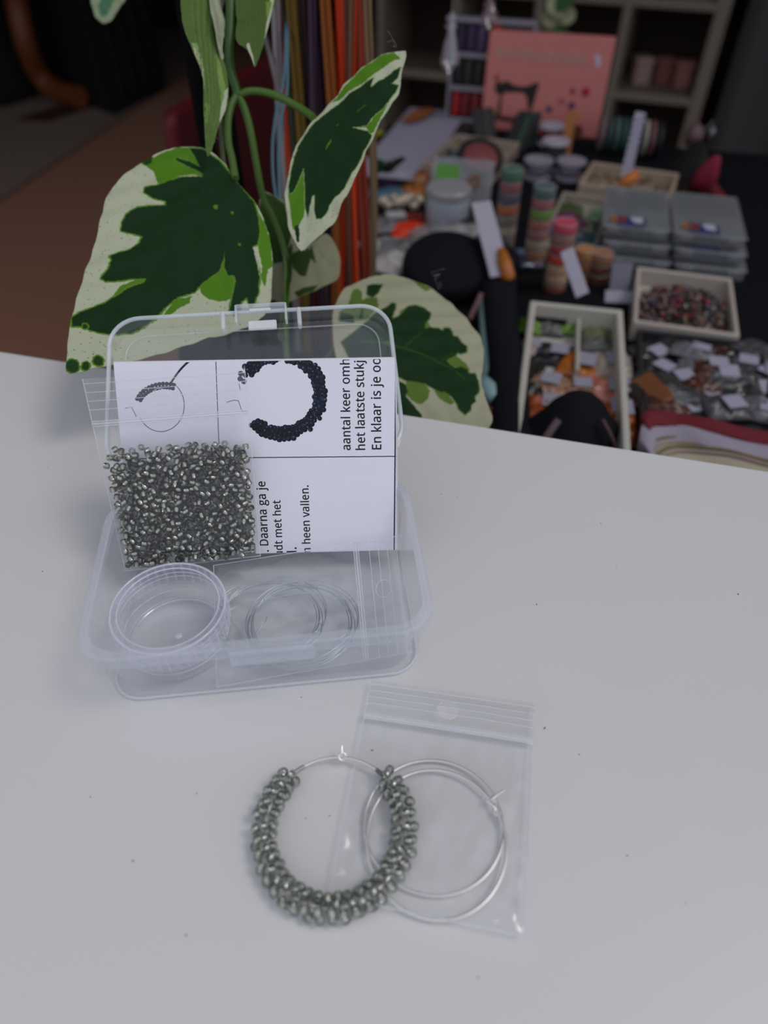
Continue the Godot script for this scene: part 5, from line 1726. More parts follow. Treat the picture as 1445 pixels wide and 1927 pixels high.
func make_left_heap() -> void:
	# pale sheet with stickers
	var q0 := sp(722, 322)
	var q1 := sp(790, 322)
	var t := thing("sticker_sheet", "pale lilac sheet with an orange leaf sticker beside the upright leaf", "paper", sp(745, 316, 0.002), YAW - 0.02)
	part("sheet", Mb.new().box(xf(Vector3(0.0, 0.002, -0.10)), Vector3(0.085, 0.0015, 0.28), 0.0004), paint(Color(0.62, 0.60, 0.66), 0.6), t)
	part("dark_backing", Mb.new().box(xf(Vector3(0.012, 0.0006, -0.10)), Vector3(0.10, 0.001, 0.285), 0.0003), paint(Color(0.14, 0.13, 0.12), 0.8), t)
	var sticker := func(name: String, px: float, py: float, poly: PackedVector2Array, c: Color, h: float) -> void:
		var p := t.transform.affine_inverse() * sp(px, py, 0.010)
		part(name, Mb.new().prism(Transform3D(Basis(Vector3(1, 0, 0), Vector3(0, 0, -1), Vector3(0, 1, 0)), p), poly, h), paint(c, 0.6), t)
	sticker.call("orange_sticker", 785, 216, pts([-0.016, -0.032, 0.0, -0.034, 0.012, -0.01, 0.020, 0.03, 0.006, 0.036, -0.008, 0.02]), Color(0.60, 0.34, 0.17), 0.0008)
	sticker.call("yellow_sticker", 710, 250, disc(Vector2.ZERO, 0.009, 14), Color(0.62, 0.60, 0.05), 0.0008)
	# butterfly
	var b := thing("butterfly", "green and brown butterfly decoration left of the lilac sheet", "decoration", sp(726, 312, 0.03), 0.2)
	b.rotation.x = 0.9
	var wing := pts([0, 0, 0.004, 0.016, 0.014, 0.024, 0.020, 0.018, 0.016, 0.004, 0.012, -0.008, 0.012, -0.018, 0.004, -0.022, 0, -0.01])
	var other := PackedVector2Array()
	for q in wing:
		other.append(Vector2(-q.x, q.y))
	part("wing", Mb.new().prism(Transform3D(Basis(), Vector3.ZERO), wing, 0.0006), paint(Color(0.22, 0.14, 0.11), 0.6), b)
	part("wing", Mb.new().prism(Transform3D(Basis(), Vector3.ZERO), other, 0.0006), paint(Color(0.25, 0.42, 0.28), 0.6), b)
	for k in 4:
		part("wing_spot", Mb.new().prism(xf(Vector3(0.006 + 0.003 * (k % 2), 0.012 - k * 0.008, 0.0006)), disc(Vector2.ZERO, 0.0026, 10), 0.0003), paint([Color(0.4, 0.55, 0.42), Color(0.48, 0.3, 0.24), Color(0.36, 0.5, 0.4), Color(0.5, 0.28, 0.24)][k], 0.6), b)
	part("body", Mb.new().tube(PackedVector3Array([Vector3(0, -0.016, 0.001), Vector3(0, 0.016, 0.001)]), 0.0014, 6), paint(Color(0.07, 0.06, 0.05), 0.7), b)
	# small packets
	var nothing := Color(0, 0, 0, 0)
	pillow_bag("foil_packet", "iridescent blue foil packet beneath the butterfly decoration", "packet", sp(738, 366), 0.2, 0.055, 0.038, 0.006, Color(0.34, 0.48, 0.55), 1.0, nothing)
	pillow_bag("violet_packet", "dark violet packet at the left of the blue foil packet", "packet", sp(716, 352), -0.3, 0.03, 0.03, 0.006, Color(0.20, 0.12, 0.25), 1.0, nothing)
	pillow_bag("white_packet", "white paper packet just below the lilac sheet", "packet", sp(763, 335), YAW, 0.05, 0.022, 0.008, Color(0.66, 0.64, 0.70), 1.0, nothing)
	pillow_bag("kraft_packet", "orange brown packet standing right of the blue foil packet", "packet", sp(783, 362), 0.5, 0.04, 0.03, 0.012, Color(0.62, 0.37, 0.15), 1.0, nothing)
	pillow_bag("kraft_packet", "small orange packet behind the other orange brown packet", "packet", sp(792, 340), -0.2, 0.02, 0.03, 0.014, Color(0.60, 0.36, 0.20), 1.0, nothing)
	# pearls
	for k in 8:
		var p := sp(722 + k * 9.5, 390 + 7 * sin(k * 2.3), 0.0)
		var r := 0.0065 + 0.0015 * sin(k * 5.0)
		var g := thing("pearl", "large cream pearl bead in the cluster under the orange brown packets", "bead", p, 0, "cream pearls in the cluster")
		part("ball", Mb.new().lathe(xf(Vector3(0, r, 0)), [Vector2(0, -r), Vector2(r * 0.5, -r * 0.866), Vector2(r * 0.866, -r * 0.5), Vector2(r, 0), Vector2(r * 0.866, r * 0.5), Vector2(r * 0.5, r * 0.866), Vector2(0.0006, r)], 18, true), paint(Color(0.74, 0.68, 0.60), 0.15, 0.3), g)
		part("drill_hole", Mb.new().lathe(xf(Vector3(0, r * 2 - 0.0003, 0)), [Vector2(0.0011, 0), Vector2(0.0008, 0.0005), Vector2(0, 0.0005)], 8), paint(Color(0.3, 0.28, 0.25), 0.6), g)
	# orange packet
	var o := pillow_bag("orange_bag", "small bag of orange red beads among the silver packets", "bag", sp(772, 436), 0.1, 0.042, 0.034, 0.011, Color(0.84, 0.20, 0.04), 1.0, nothing)
	part("clear_top", Mb.new().box(xf(Vector3(0.0, 0.004, -0.024), 0, 0.2), Vector3(0.034, 0.002, 0.02), 0.0008), clear(Color(0.7, 0.3, 0.25), 0.5, 0.15), o)
	# green card box and milky bottle
	var g := thing("green_card_box", "clear packet with a bright green card beside the cream tray", "packet", sp(842, 378), YAW)
	g.rotation.x = -0.5
	part("clear_packet", Mb.new().box(xf(Vector3(0.012, 0.022, 0)), Vector3(0.07, 0.046, 0.004), 0.001), clear(Color(0.66, 0.66, 0.68), 0.3, 0.15), g)
	part("green_card", Mb.new().box(xf(Vector3(-0.004, 0.022, 0.0026)), Vector3(0.026, 0.030, 0.001), 0.0003), paint(Color(0.33, 0.58, 0.20), 0.6), g)
	part("gold_charm", Mb.new().lathe(Transform3D(Basis.from_euler(Vector3(PI / 2, 0, 0)), Vector3(0.027, 0.022, 0.004)), [Vector2(0.004, -0.001), Vector2(0.007, -0.001), Vector2(0.007, 0.001), Vector2(0.004, 0.001)], 18, false, true), paint(Color(0.5, 0.35, 0.18), 0.3, 0.8), g)
	var mk := thing("milky_tub", "milky white plastic tub in front of the green card", "tub", sp(840, 424))
	part("body", Mb.new().lathe(Transform3D(), [Vector2(0, 0), Vector2(0.019, 0), Vector2(0.022, 0.003), Vector2(0.023, 0.03), Vector2(0.021, 0.034), Vector2(0, 0.034)], 30, true), paint(Color(0.62, 0.64, 0.68), 0.35), mk)
	part("lid", Mb.new().lathe(xf(Vector3(0, 0.032, 0)), [Vector2(0.0235, 0), Vector2(0.0238, 0.006), Vector2(0.022, 0.008), Vector2(0, 0.008)], 30), paint(Color(0.60, 0.58, 0.60), 0.3), mk)
	# silver packets
	var spots := [[732, 425], [725, 468], [752, 470], [800, 470], [830, 455], [862, 462], [792, 488], [742, 495], [845, 478], [885, 468], [815, 440], [870, 440]]
	for k in spots.size():
		var c := Color(0.50, 0.49, 0.50).lerp(Color(0.72, 0.70, 0.68), rng.randf())
		var p := sp(spots[k][0], spots[k][1], 0.001 + 0.003 * (k % 3))
		pillow_bag("silver_packet", "crumpled clear packet of silver findings in the heap behind the leaf", "packet", p, rng.randf_range(-1.2, 1.2), 0.048, 0.036, 0.010, c, 1.0 if k % 2 else 0.65, Color(0.66, 0.65, 0.66) if k % 4 == 0 else nothing, "silver packets in the heap", 0.06 * sin(k))
	var dk := thing("dark_booklet", "dark grey booklet right of the milky tub", "booklet", sp(880, 425), 0.3)
	part("cover", Mb.new().box(xf(Vector3(0, 0.006, 0)), Vector3(0.03, 0.012, 0.055), 0.001), paint(Color(0.12, 0.115, 0.11), 0.7), dk)
	part("pages", Mb.new().box(xf(Vector3(0.001, 0.006, 0.0005)), Vector3(0.03, 0.009, 0.055), 0.0005), paint(Color(0.4, 0.38, 0.35), 0.8), dk)
	# long price tags
	for q in [[905, 380, 942, 520, 0.018, "long white tag with an orange tip left of the pot towers"], [1066, 470, 1096, 556, 0.011, "pale lilac tag leaning between the pot towers"]]:
		var a := sp(q[0], q[1], 0.06)
		var z := sp(q[2], q[3], 0.03)
		var g2 := thing("price_tag", q[5], "tag", z)
		var d := (a - z)
		var y2 := d.normalized()
		var x := (Vector3(1, 0, 0.1) - y2 * y2.dot(Vector3(1, 0, 0.1))).normalized()
		var b2 := Basis(x, y2, x.cross(y2))
		part("strip", Mb.new().box(Transform3D(b2.orthonormalized(), d * 0.5), Vector3(q[4], d.length(), 0.0012), 0.0004), paint(Color(0.66, 0.64, 0.70), 0.6), g2)
		if q[0] == 905:
			part("orange_tip", Mb.new().lathe(Transform3D(b2.orthonormalized(), d.normalized() * 0.006 + Vector3(0.006, 0.001, 0.003)), [Vector2(0, -0.010), Vector2(0.0058, -0.007), Vector2(0.006, 0.01), Vector2(0.004, 0.024), Vector2(0, 0.026)], 16, true), paint(Color(0.66, 0.38, 0.12), 0.5), g2)


func make_towers() -> void:
	# towers of little screw-together pots; colours from the top down
	var spots := [
		[945, 478, [[0.30, 0.44, 0.36], [0.56, 0.36, 0.38], [0.36, 0.36, 0.42], [0.70, 0.42, 0.30], [0.52, 0.48, 0.44], [0.70, 0.64, 0.56], [0.56, 0.48, 0.45], [0.52, 0.46, 0.44]], "leftmost tower of small clear pots, grey and cream below, mint on top", 0.0102],
		[1003, 500, [[0.34, 0.42, 0.42], [0.60, 0.38, 0.38], [0.44, 0.56, 0.28], [0.66, 0.42, 0.36], [0.62, 0.42, 0.42], [0.68, 0.60, 0.52], [0.66, 0.47, 0.36], [0.56, 0.40, 0.34]], "second tower of small clear pots, with a lime green layer", 0.0094],
		[1042, 545, [[0.76, 0.30, 0.38], [0.58, 0.44, 0.40], [0.66, 0.28, 0.30], [0.74, 0.30, 0.22], [0.74, 0.60, 0.48], [0.76, 0.62, 0.48], [0.54, 0.32, 0.28]], "tower of small clear pots with a hot pink top, nearest the white tray", 0.0090],
		[1092, 525, [[0.70, 0.50, 0.34], [0.60, 0.38, 0.24], [0.50, 0.32, 0.24]], "short tower of peach and tan pots behind the lilac tag", 0.0100],
		[1122, 530, [[0.62, 0.44, 0.34], [0.44, 0.26, 0.20], [0.38, 0.22, 0.18]], "short tower of pots with brown contents, furthest right of the towers", 0.0098],
	]
	for q in spots:
		var t := thing("pot_tower", q[3], "pots", sp(q[0], q[1]))
		var n: int = q[2].size()
		var h: float = q[4]
		var r := 0.0102
		for k in n:
			var c := Color(q[2][k][0], q[2][k][1], q[2][k][2])
			var y := h * (n - 1 - k)
			part("pot", Mb.new().lathe(xf(Vector3(0, y, 0)), [Vector2(0, 0.0005), Vector2(r * 0.94, 0.0005), Vector2(r, 0.002), Vector2(r, h - 0.002), Vector2(r * 0.94, h - 0.0012), Vector2(0, h - 0.001)], 22), paint(c, 0.35), t)
			part("clear_collar", ring(Vector3(0, y + h - 0.001, 0), r * 0.97, 0.0008, 22), clear(Color(0.65, 0.62, 0.62), 0.35, 0.15), t)
	# tray behind the towers
	var tr := tray("mint and cream tray holding coloured yarn behind the hot pink tower", sp(1012, 462, 0.012), sp(1120, 478, 0.012), 0.145, 0.012, Color(0.60, 0.56, 0.50))
	var bits := [[0.03, -0.11, Color(0.45, 0.56, 0.44), "pale green", 0.045], [0.034, -0.05, Color(0.16, 0.34, 0.33), "teal", 0.045], [0.033, -0.08, Color(0.20, 0.28, 0.27), "dark green", 0.035], [-0.016, -0.11, Color(0.26, 0.34, 0.18), "olive green", 0.034], [-0.012, -0.085, Color(0.42, 0.20, 0.34), "magenta", 0.035], [-0.03, -0.06, Color(0.34, 0.16, 0.40), "purple", 0.03], [0.0, -0.045, Color(0.28, 0.32, 0.36), "slate", 0.04]]
	for b in bits:
		pillow_bag("yarn_packet", "%s packet in the tray behind the hot pink tower" % b[3], "packet", tr.transform * Vector3(b[0], 0.004, b[1]), YAW + rng.randfn(0, 0.2), b[4], 0.034, 0.009, b[2], 1.0, Color(0, 0, 0, 0))
	pillow_bag("blue_sequin_bag", "black packet with ice blue sequins at the foot of the leftmost pot tower", "bag", sp(972, 492, 0.004), 0.1, 0.05, 0.03, 0.008, Color(0.22, 0.27, 0.36), 0.8, Color(0.5, 0.58, 0.72))
	var sb := thing("black_pot", "black round pot left of the pot towers, with a blue glint", "pot", sp(914, 492))
	part("body", Mb.new().lathe(Transform3D(), [Vector2(0, 0), Vector2(0.017, 0), Vector2(0.019, 0.016), Vector2(0.016, 0.02), Vector2(0, 0.02)], 24, true), paint(Color(0.02, 0.02, 0.03), 0.3), sb)
	part("silver_hook", Mb.new().tube(loop_of(Vector3(0.0, 0.024, 0.0), 0.004, Vector3(0, 0.7, 0.7)), 0.001, 6, true), paint(Color(0.7, 0.76, 0.85), 0.2, 0.9), sb)


func make_busts() -> void:
	# black velvet displays
	var velvet := paint(Color(0.11, 0.112, 0.13), 0.95, 0.0, 0.15)
	var d := thing("round_velvet_display", "round black velvet display pad behind the right leaf", "display", sp(838, 545, 0.0))
	part("pad", Mb.new().lathe(Transform3D(Basis.from_euler(Vector3(0.25, 0, 0)), Vector3(0, 0.022, 0)), [Vector2(0, -0.012), Vector2(0.036, -0.012), Vector2(0.040, -0.006), Vector2(0.040, 0.004), Vector2(0.036, 0.010), Vector2(0, 0.012)], 40, true), velvet, d)
	part("prop", Mb.new().box(xf(Vector3(0, 0.010, -0.02), 0, 0.3), Vector3(0.05, 0.02, 0.004), 0.001), velvet, d)
	# long black scarf-like necklace stand
	var a := sp(912, 520, 0.01)
	var z := sp(960, 800, 0.02)
	var l := thing("long_velvet_stand", "long black velvet necklace stand between the right leaf and white tray", "display", z)
	var w0 := [0.025, 0.023, 0.021, 0.021, 0.021, 0.021]
	var ctr := [[938, 510], [940, 560], [946, 620], [957, 690], [961, 760], [960, 840]]
	var f := func(u: float, v: float) -> Vector3:
		var s := v * 4.999
		var i := int(s)
		var k := s - i
		var c0 := sp(ctr[i][0], ctr[i][1], 0.02)
		var c1 := sp(ctr[i + 1][0], ctr[i + 1][1], 0.02)
		var r: float = lerpf(w0[i], w0[i + 1], k) * 0.66
		var g := u * TAU
		return c0.lerp(c1, k) - z + Vector3(cos(g) * r, sin(g) * 0.012 - 0.004, -sin(g) * 0.3 * r)
	part("velvet_body", Mb.new().sheet(f, 24, 30, true), velvet, l)
	part("end_pad", Mb.new().lathe(Transform3D(Basis(), sp(930, 497, 0.016) - z), [Vector2(0, -0.012), Vector2(0.022, -0.01), Vector2(0.025, 0), Vector2(0.021, 0.01), Vector2(0, 0.012)], 26, true), velvet, l)
	part("end_pad", Mb.new().lathe(Transform3D(Basis(), sp(948, 826, 0.014) - z), [Vector2(0, -0.01), Vector2(0.018, -0.008), Vector2(0.02, 0), Vector2(0.017, 0.008), Vector2(0, 0.01)], 26, true), velvet, l)
	# cords and stones beside it
	var c1 := thing("pale_blue_pendant", "pale blue stone pendant on an orange bead beside the long black stand", "pendant", sp(918, 745, 0.014))
	var stone := Transform3D(Basis.from_euler(Vector3(-PI / 2, 0, 0)) * Basis.from_euler(Vector3(0, 0, 0.25)), Vector3(0, 0.005, 0))
	part("stone", Mb.new().lathe(stone, [Vector2(0, -0.016), Vector2(0.005, -0.012), Vector2(0.0068, 0), Vector2(0.005, 0.011), Vector2(0, 0.014)], 18, true), paint(Color(0.55, 0.66, 0.68), 0.4), c1)
	part("orange_bead", Mb.new().lathe(xf(sp(934, 780, 0.016) - c1.position), [Vector2(0, -0.006), Vector2(0.006, -0.004), Vector2(0.0075, 0), Vector2(0.006, 0.004), Vector2(0, 0.006)], 16, true), paint(Color(0.48, 0.26, 0.12), 0.5), c1)
	var cord := PackedVector3Array()
	for q in [[906, 550], [908, 600], [911, 650], [913, 690], [909, 720], [915, 740]]:
		cord.append(sp(q[0], q[1], 0.016) - c1.position)
	part("cord", Mb.new().tube(smooth_line(cord), [0.0014, 0.0018, 0.0026, 0.0034, 0.0034, 0.003, 0.003, 0.003, 0.003, 0.003, 0.003, 0.003, 0.003, 0.003, 0.003, 0.003, 0.003, 0.003, 0.003, 0.003, 0.003, 0.002, 0.002, 0.002, 0.002, 0.002, 0.002, 0.002, 0.002, 0.002, 0.002], 8), paint(Color(0.40, 0.50, 0.50), 0.5), c1)
	var pk := thing("pink_ribbon", "short dusty pink ribbon crossing the edge of the round velvet pad", "ribbon", sp(888, 590, 0.012))
	part("strip", Mb.new().tube(PackedVector3Array([sp(906, 552, 0.03) - pk.position, sp(896, 574, 0.022) - pk.position, sp(884, 600, 0.012) - pk.position]), 0.0022, 8), paint(Color(0.50, 0.36, 0.37), 0.6), pk)
	# rounded bust in front
	var b := thing("black_bust", "black velvet bust with pink ribbons peeking over the white table edge", "display", sp(1066, 848, -0.002))
	part("shoulders", Mb.new().lathe(Transform3D(Basis.from_scale(Vector3(1.0, 1, 0.55)), Vector3.ZERO), [Vector2(0.042, 0), Vector2(0.038, 0.012), Vector2(0.031, 0.022), Vector2(0.023, 0.031), Vector2(0.017, 0.040), Vector2(0.009, 0.047), Vector2(0, 0.049)], 36, true), velvet, b)
	for s in [-1, 1]:
		var rb := PackedVector3Array([Vector3(s * 0.014, 0.036, 0.012), Vector3(s * 0.021, 0.026, 0.017), Vector3(s * 0.029, 0.012, 0.022), Vector3(s * 0.035, 0.002, 0.022)])
		part("pink_ribbon", Mb.new().tube(smooth_line(rb), 0.0026 if s < 0 else 0.0012, 8), paint(Color(0.44, 0.36, 0.38) if s < 0 else Color(0.36, 0.26, 0.28), 0.6), b)


func make_big_tray() -> void:
	var hgt := 0.026
	var fl := sp(962, 838, hgt)
	var fr := sp(1188, 868, hgt)
	var brr := sp(1199, 588, hgt)
	var deep := Vector2(fr.x - brr.x, fr.z - brr.z).length()
	var t := tray("large white tray filled with small packets, behind the table edge", fl, fr, deep, hgt, Color(0.74, 0.72, 0.68), 0.005)
	part("divider", Mb.new().box(xf(Vector3(0.004, 0.009, -deep * 0.78)), Vector3(0.003, 0.016, deep * 0.4), 0.0008), paint(Color(0.70, 0.68, 0.64), 0.6), t)
	part("handle_slot", Mb.new().box(xf(Vector3(-0.022, 0.012, -deep + 0.0056)), Vector3(0.034, 0.006, 0.002), 0.0006), paint(Color(0.02, 0.02, 0.02), 0.8), t)
	var white := Color(0.58, 0.57, 0.63)
	var none := Color(0, 0, 0, 0)
	var list := [
		[998, 616, "lime green", Color(0.36, 0.50, 0.10), none, 0.022, 0.022], [1034, 617, "silver grey mesh", Color(0.36, 0.35, 0.35), none, 0.024, 0.026], [1066, 617, "bright lime", Color(0.34, 0.50, 0.06), none, 0.018, 0.024],
		[1124, 634, "olive topped grey", Color(0.40, 0.44, 0.28), none, 0.028, 0.016], [1132, 652, "grey findings", Color(0.36, 0.36, 0.34), none, 0.036, 0.02],
		[995, 662, "white and red", Color(0.62, 0.54, 0.54), white, 0.022, 0.024], [1036, 668, "black", Color(0.10, 0.10, 0.12), white, 0.034, 0.03], [1088, 688, "amber orange", Color(0.68, 0.38, 0.12), white, 0.032, 0.036], [1146, 690, "ivory", Color(0.62, 0.57, 0.52), white, 0.036, 0.034],
		[1000, 708, "dark brown striped", Color(0.15, 0.12, 0.11), none, 0.018, 0.03], [1030, 728, "peach beige", Color(0.60, 0.46, 0.38), white, 0.034, 0.03], [1090, 738, "sand", Color(0.62, 0.46, 0.36), white, 0.032, 0.026], [1146, 738, "salmon pink", Color(0.72, 0.44, 0.38), white, 0.036, 0.034],
		[1002, 740, "charcoal", Color(0.12, 0.12, 0.12), none, 0.018, 0.022], [1020, 770, "burnt orange", Color(0.60, 0.28, 0.12), white, 0.036, 0.032], [1148, 788, "deep orange", Color(0.66, 0.33, 0.10), white, 0.036, 0.036], [1100, 780, "copper", Color(0.58, 0.30, 0.16), none, 0.03, 0.026], [1156, 820, "rust brown", Color(0.46, 0.22, 0.12), none, 0.03, 0.016], [1040, 800, "tan", Color(0.50, 0.36, 0.28), none, 0.034, 0.024],
	]
	for k in list.size():
		var q: Array = list[k]
		pillow_bag("bead_packet", "%s bead packet in the large white tray" % q[2], "packet", sp(q[0], q[1], 0.006), YAW + rng.randfn(0, 0.08), q[5], q[6], 0.009, q[3], 1.0, q[4])


func make_bead_tray() -> void:
	var hgt := 0.018
	var fl := sp(1190, 606, hgt)
	var fr := sp(1392, 634, hgt)
	var br := sp(1368, 524, hgt)
	var deep := Vector2(fr.x - br.x, fr.z - br.z).length() * 1.0
	var t := tray("white tray of loose mixed beads at the right", fl, fr, deep, hgt, Color(0.70, 0.66, 0.62), 0.004)
	# loose beads, heaped in the middle
	var hues := [Color(0.12, 0.14, 0.14), Color(0.36, 0.10, 0.12), Color(0.40, 0.32, 0.30), Color(0.20, 0.20, 0.22), Color(0.50, 0.47, 0.44), Color(0.44, 0.25, 0.26), Color(0.10, 0.16, 0.16), Color(0.44, 0.36, 0.26), Color(0.26, 0.28, 0.34), Color(0.50, 0.18, 0.22)]
	var m := Mb.new().lathe(Transform3D(), [Vector2(0, -0.002), Vector2(0.0014, -0.0016), Vector2(0.0021, 0), Vector2(0.0014, 0.0016), Vector2(0, 0.002)], 10, true).done()
	var mats2 := []
	for c in hues:
		mats2.append(paint(c.lightened(0.05), 0.18, 0.25))
	var words := ["black", "dark red", "taupe", "charcoal", "pale grey", "dusty rose", "dark green", "bronze", "slate blue", "crimson"]
	var half := (fr - fl).length() / 2
	for k in 280:
		var a := rng.randf() * TAU
		var r := sqrt(rng.randf())
		var x := clampf(cos(a) * r * half * 0.98 + half * 0.05, -half * 0.9, half * 0.93)
		var z := clampf(sin(a) * r * deep * 0.50, -deep * 0.40, deep * 0.44)
		var y := 0.0075 + 0.010 * maxf(0.0, 1.0 - r * r) * rng.randf_range(0.7, 1.1)
		var o := part("loose_bead", m, mats2[k % 10])
		o.transform = t.transform * Transform3D(any_turn().scaled(Vector3.ONE * rng.randf_range(0.75, 1.25)), Vector3(x, y, -deep * 0.45 + z))
		tag(o, "%s loose bead in the heap in the white bead tray" % words[k % 10], "bead", "%s loose beads in the white tray" % words[k % 10])
	var mm := MultiMesh.new()
	mm.transform_format = MultiMesh.TRANSFORM_3D
	mm.use_colors = true
	mm.mesh = m
	mm.instance_count = 1800
	for k in 1800:
		var a := rng.randf() * TAU
		var r := sqrt(rng.randf())
		var q := Vector3(clampf(cos(a) * r * half * 0.98 + half * 0.05, -half * 0.92, half * 0.94), 0.0052 + 0.010 * maxf(0.0, 1.0 - r * r) * rng.randf_range(0.2, 0.9), -deep * 0.45 + clampf(sin(a) * r * deep * 0.50, -deep * 0.42, deep * 0.44))
		mm.set_instance_transform(k, t.transform * Transform3D(any_turn().scaled(Vector3.ONE * rng.randf_range(0.6, 1.1)), q))
		mm.set_instance_color(k, (hues[rng.randi() % 10] as Color).srgb_to_linear())
	var rest := MultiMeshInstance3D.new()
	rest.name = "loose_bead_fill"
	rest.multimesh = mm
	var tinted := StandardMaterial3D.new()
	tinted.vertex_color_use_as_albedo = true
	tinted.roughness = 0.2
	tinted.metallic = 0.2
	rest.material_override = tinted
	add_child(rest, true)
	rest.set_meta("kind", "stuff")
	tag(rest, "small mixed beads filling the bottom of the white bead tray", "beads")
	var card := thing("white_card", "white paper slip at the left end of the bead tray", "card", sp(1163, 560, 0.0), YAW + 0.15)
	card.rotation.x = -0.5
	part("card", Mb.new().box(xf(Vector3(0, 0.015, 0)), Vector3(0.018, 0.030, 0.001), 0.0003), paint(Color(0.44, 0.43, 0.49), 0.6), card)
	part("fold", Mb.new().box(xf(Vector3(0, 0.0, 0.006), 0, 1.2), Vector3(0.026, 0.0012, 0.012), 0.0003), paint(Color(0.60, 0.59, 0.66), 0.6), card)


func make_cases() -> void:
	# clear plastic bead cases in two stacks
	var cols := [[1124, 1250, 425, 3, "left"], [1254, 1382, 450, 3, "right"]]
	for ci in 2:
		var q: Array = cols[ci]
		for k in 3:
			var h := 0.0118
			var fl := sp(q[0], [512, 526][ci] - 10, 0.0)
			var fr := sp(q[1] + [0, 8][ci], [526, 542][ci] - 6, 0.0)
			var d := fr - fl
			var w := d.length()
			var deep := 0.10
			var c := thing("bead_case", "%s clear divided bead case of the %s hand stack at the right" % [["lowest", "middle", "topmost"][k], q[4]], "case", fl.lerp(fr, 0.5) + Vector3(0, 0.0005 + (h + 0.0012) * k, 0), YAW)
			c.position += Basis(Vector3.UP, YAW) * Vector3([0.004, 0.0, -0.004][k], 0, -0.004 * k)
			part("case_body", Mb.new().box(xf(Vector3(0, h * 0.42, -deep / 2)), Vector3(w - 0.003, h * 0.84, deep), 0.002), clear(Color(0.55, 0.56, 0.58), 0.5, 0.2), c)
			part("case_lid", Mb.new().box(xf(Vector3(0, h * 0.92, -deep / 2)), Vector3(w, h * 0.16, deep + 0.002), 0.001), clear(Color(0.60, 0.61, 0.63), 0.40, 0.15), c)
			part("contents", Mb.new().box(xf(Vector3(w * 0.16, h * 0.36, -deep * 0.5)), Vector3(w * 0.55, h * 0.5, deep * 0.8), 0.003), paint([Color(0.42, 0.30, 0.20), Color(0.34, 0.22, 0.20), Color(0.36, 0.16, 0.22)][k] if ci else [Color(0.32, 0.32, 0.32), Color(0.46, 0.38, 0.32), Color(0.42, 0.45, 0.36)][k], 0.6), c)
			for s in [-1, 1]:
				part("latch", Mb.new().box(xf(Vector3(s * w * 0.32, h * 0.7, 0.0012)), Vector3(0.012, h * 0.5, 0.002), 0.0006), clear(Color(0.6, 0.6, 0.62), 0.5, 0.2), c)
			if ci == 1 and k > 0 or ci == 0 and k == 2:
				var front := Vector3(-w * 0.17, h * 1.0 + 0.0002, -deep * 0.12)
				part("blue_label", Mb.new().box(xf(front + Vector3(0.006, 0, 0)), Vector3(w * 0.42, 0.0008, 0.022), 0.0002), paint(Color(0.24, 0.27, 0.36), 0.5), c)
				for j in 4:
					part("logo_patch", Mb.new().prism(Transform3D(Basis(Vector3(1, 0, 0), Vector3(0, 0, -1), Vector3(0, 1, 0)), front + Vector3([-0.010, -0.003, 0.005, 0.010][j], 0.0004, [-0.004, -0.002, 0.002, -0.003][j])), pts([[-0.005, -0.006, 0.005, -0.006, 0.0, 0.006], [-0.004, -0.005, 0.006, -0.004, 0.0, 0.007], [-0.005, -0.006, 0.005, -0.006, 0.0, 0.006], [-0.005, -0.006, 0.006, -0.006, 0.006, 0.006, -0.005, 0.006]][j]), 0.0006), paint([Color(0.62, 0.38, 0.14), Color(0.55, 0.12, 0.14), Color(0.16, 0.18, 0.50), Color(0.70, 0.70, 0.76)][j], 0.5), c)


func make_label_heap() -> void:
	# shallow black crate of clear bags with white labels
	var t := tray("shallow grey crate of small labelled bags right of the large white tray", sp(1206, 792, 0.014), sp(1480, 830, 0.014), 0.125, 0.014, Color(0.16, 0.16, 0.17), 0.003)
	var spots := [[1222, 668], [1270, 655], [1300, 662], [1362, 668], [1395, 690], [1425, 662], [1240, 695], [1308, 688], [1345, 700], [1410, 720], [1438, 708], [1235, 722], [1275, 715], [1320, 730], [1365, 712], [1392, 742], [1430, 742], [1250, 745], [1330, 755], [1290, 748], [1365, 768], [1415, 775], [1440, 775], [1240, 765], [1300, 772]]
	var hues := [Color(0.30, 0.29, 0.30), Color(0.22, 0.20, 0.20), Color(0.40, 0.40, 0.42), Color(0.32, 0.18, 0.15), Color(0.26, 0.27, 0.28)]
	for k in spots.size():
		var lab := Color(0.62, 0.61, 0.68) if k % 2 == 0 else Color(0, 0, 0, 0)
		var word: String = ["mid grey", "black", "pale grey", "red brown", "slate"][k % 5]
		var say := "small bag of %s beads %s in the grey crate" % [word, "with a white label" if lab.a > 0.0 else "without a label"]
		pillow_bag("labelled_bag", say, "bag", sp(spots[k][0], spots[k][1], 0.004 + 0.003 * (k % 3)), YAW + rng.randfn(0, 0.5), 0.034, 0.028, 0.007, hues[k % 5], 1.0 if k % 3 else 0.6, lab, "%s bags %s in the grey crate" % [word, "with labels" if lab.a > 0.0 else "without labels"], rng.randfn(0, 0.1))
	var bag := thing("brown_leather_tag", "orange brown leather tag at the left end of the grey crate", "tag", sp(1222, 748, 0.008), 0.3)
	part("tag", Mb.new().box(xf(Vector3(0, 0.006, 0), 0, 0, 0.4), Vector3(0.018, 0.006, 0.034), 0.002), paint(Color(0.46, 0.27, 0.13), 0.6), bag)
	part("shadow_back", Mb.new().box(xf(Vector3(-0.01, 0.004, 0.002)), Vector3(0.012, 0.006, 0.03), 0.002), paint(Color(0.12, 0.07, 0.05), 0.7), bag)


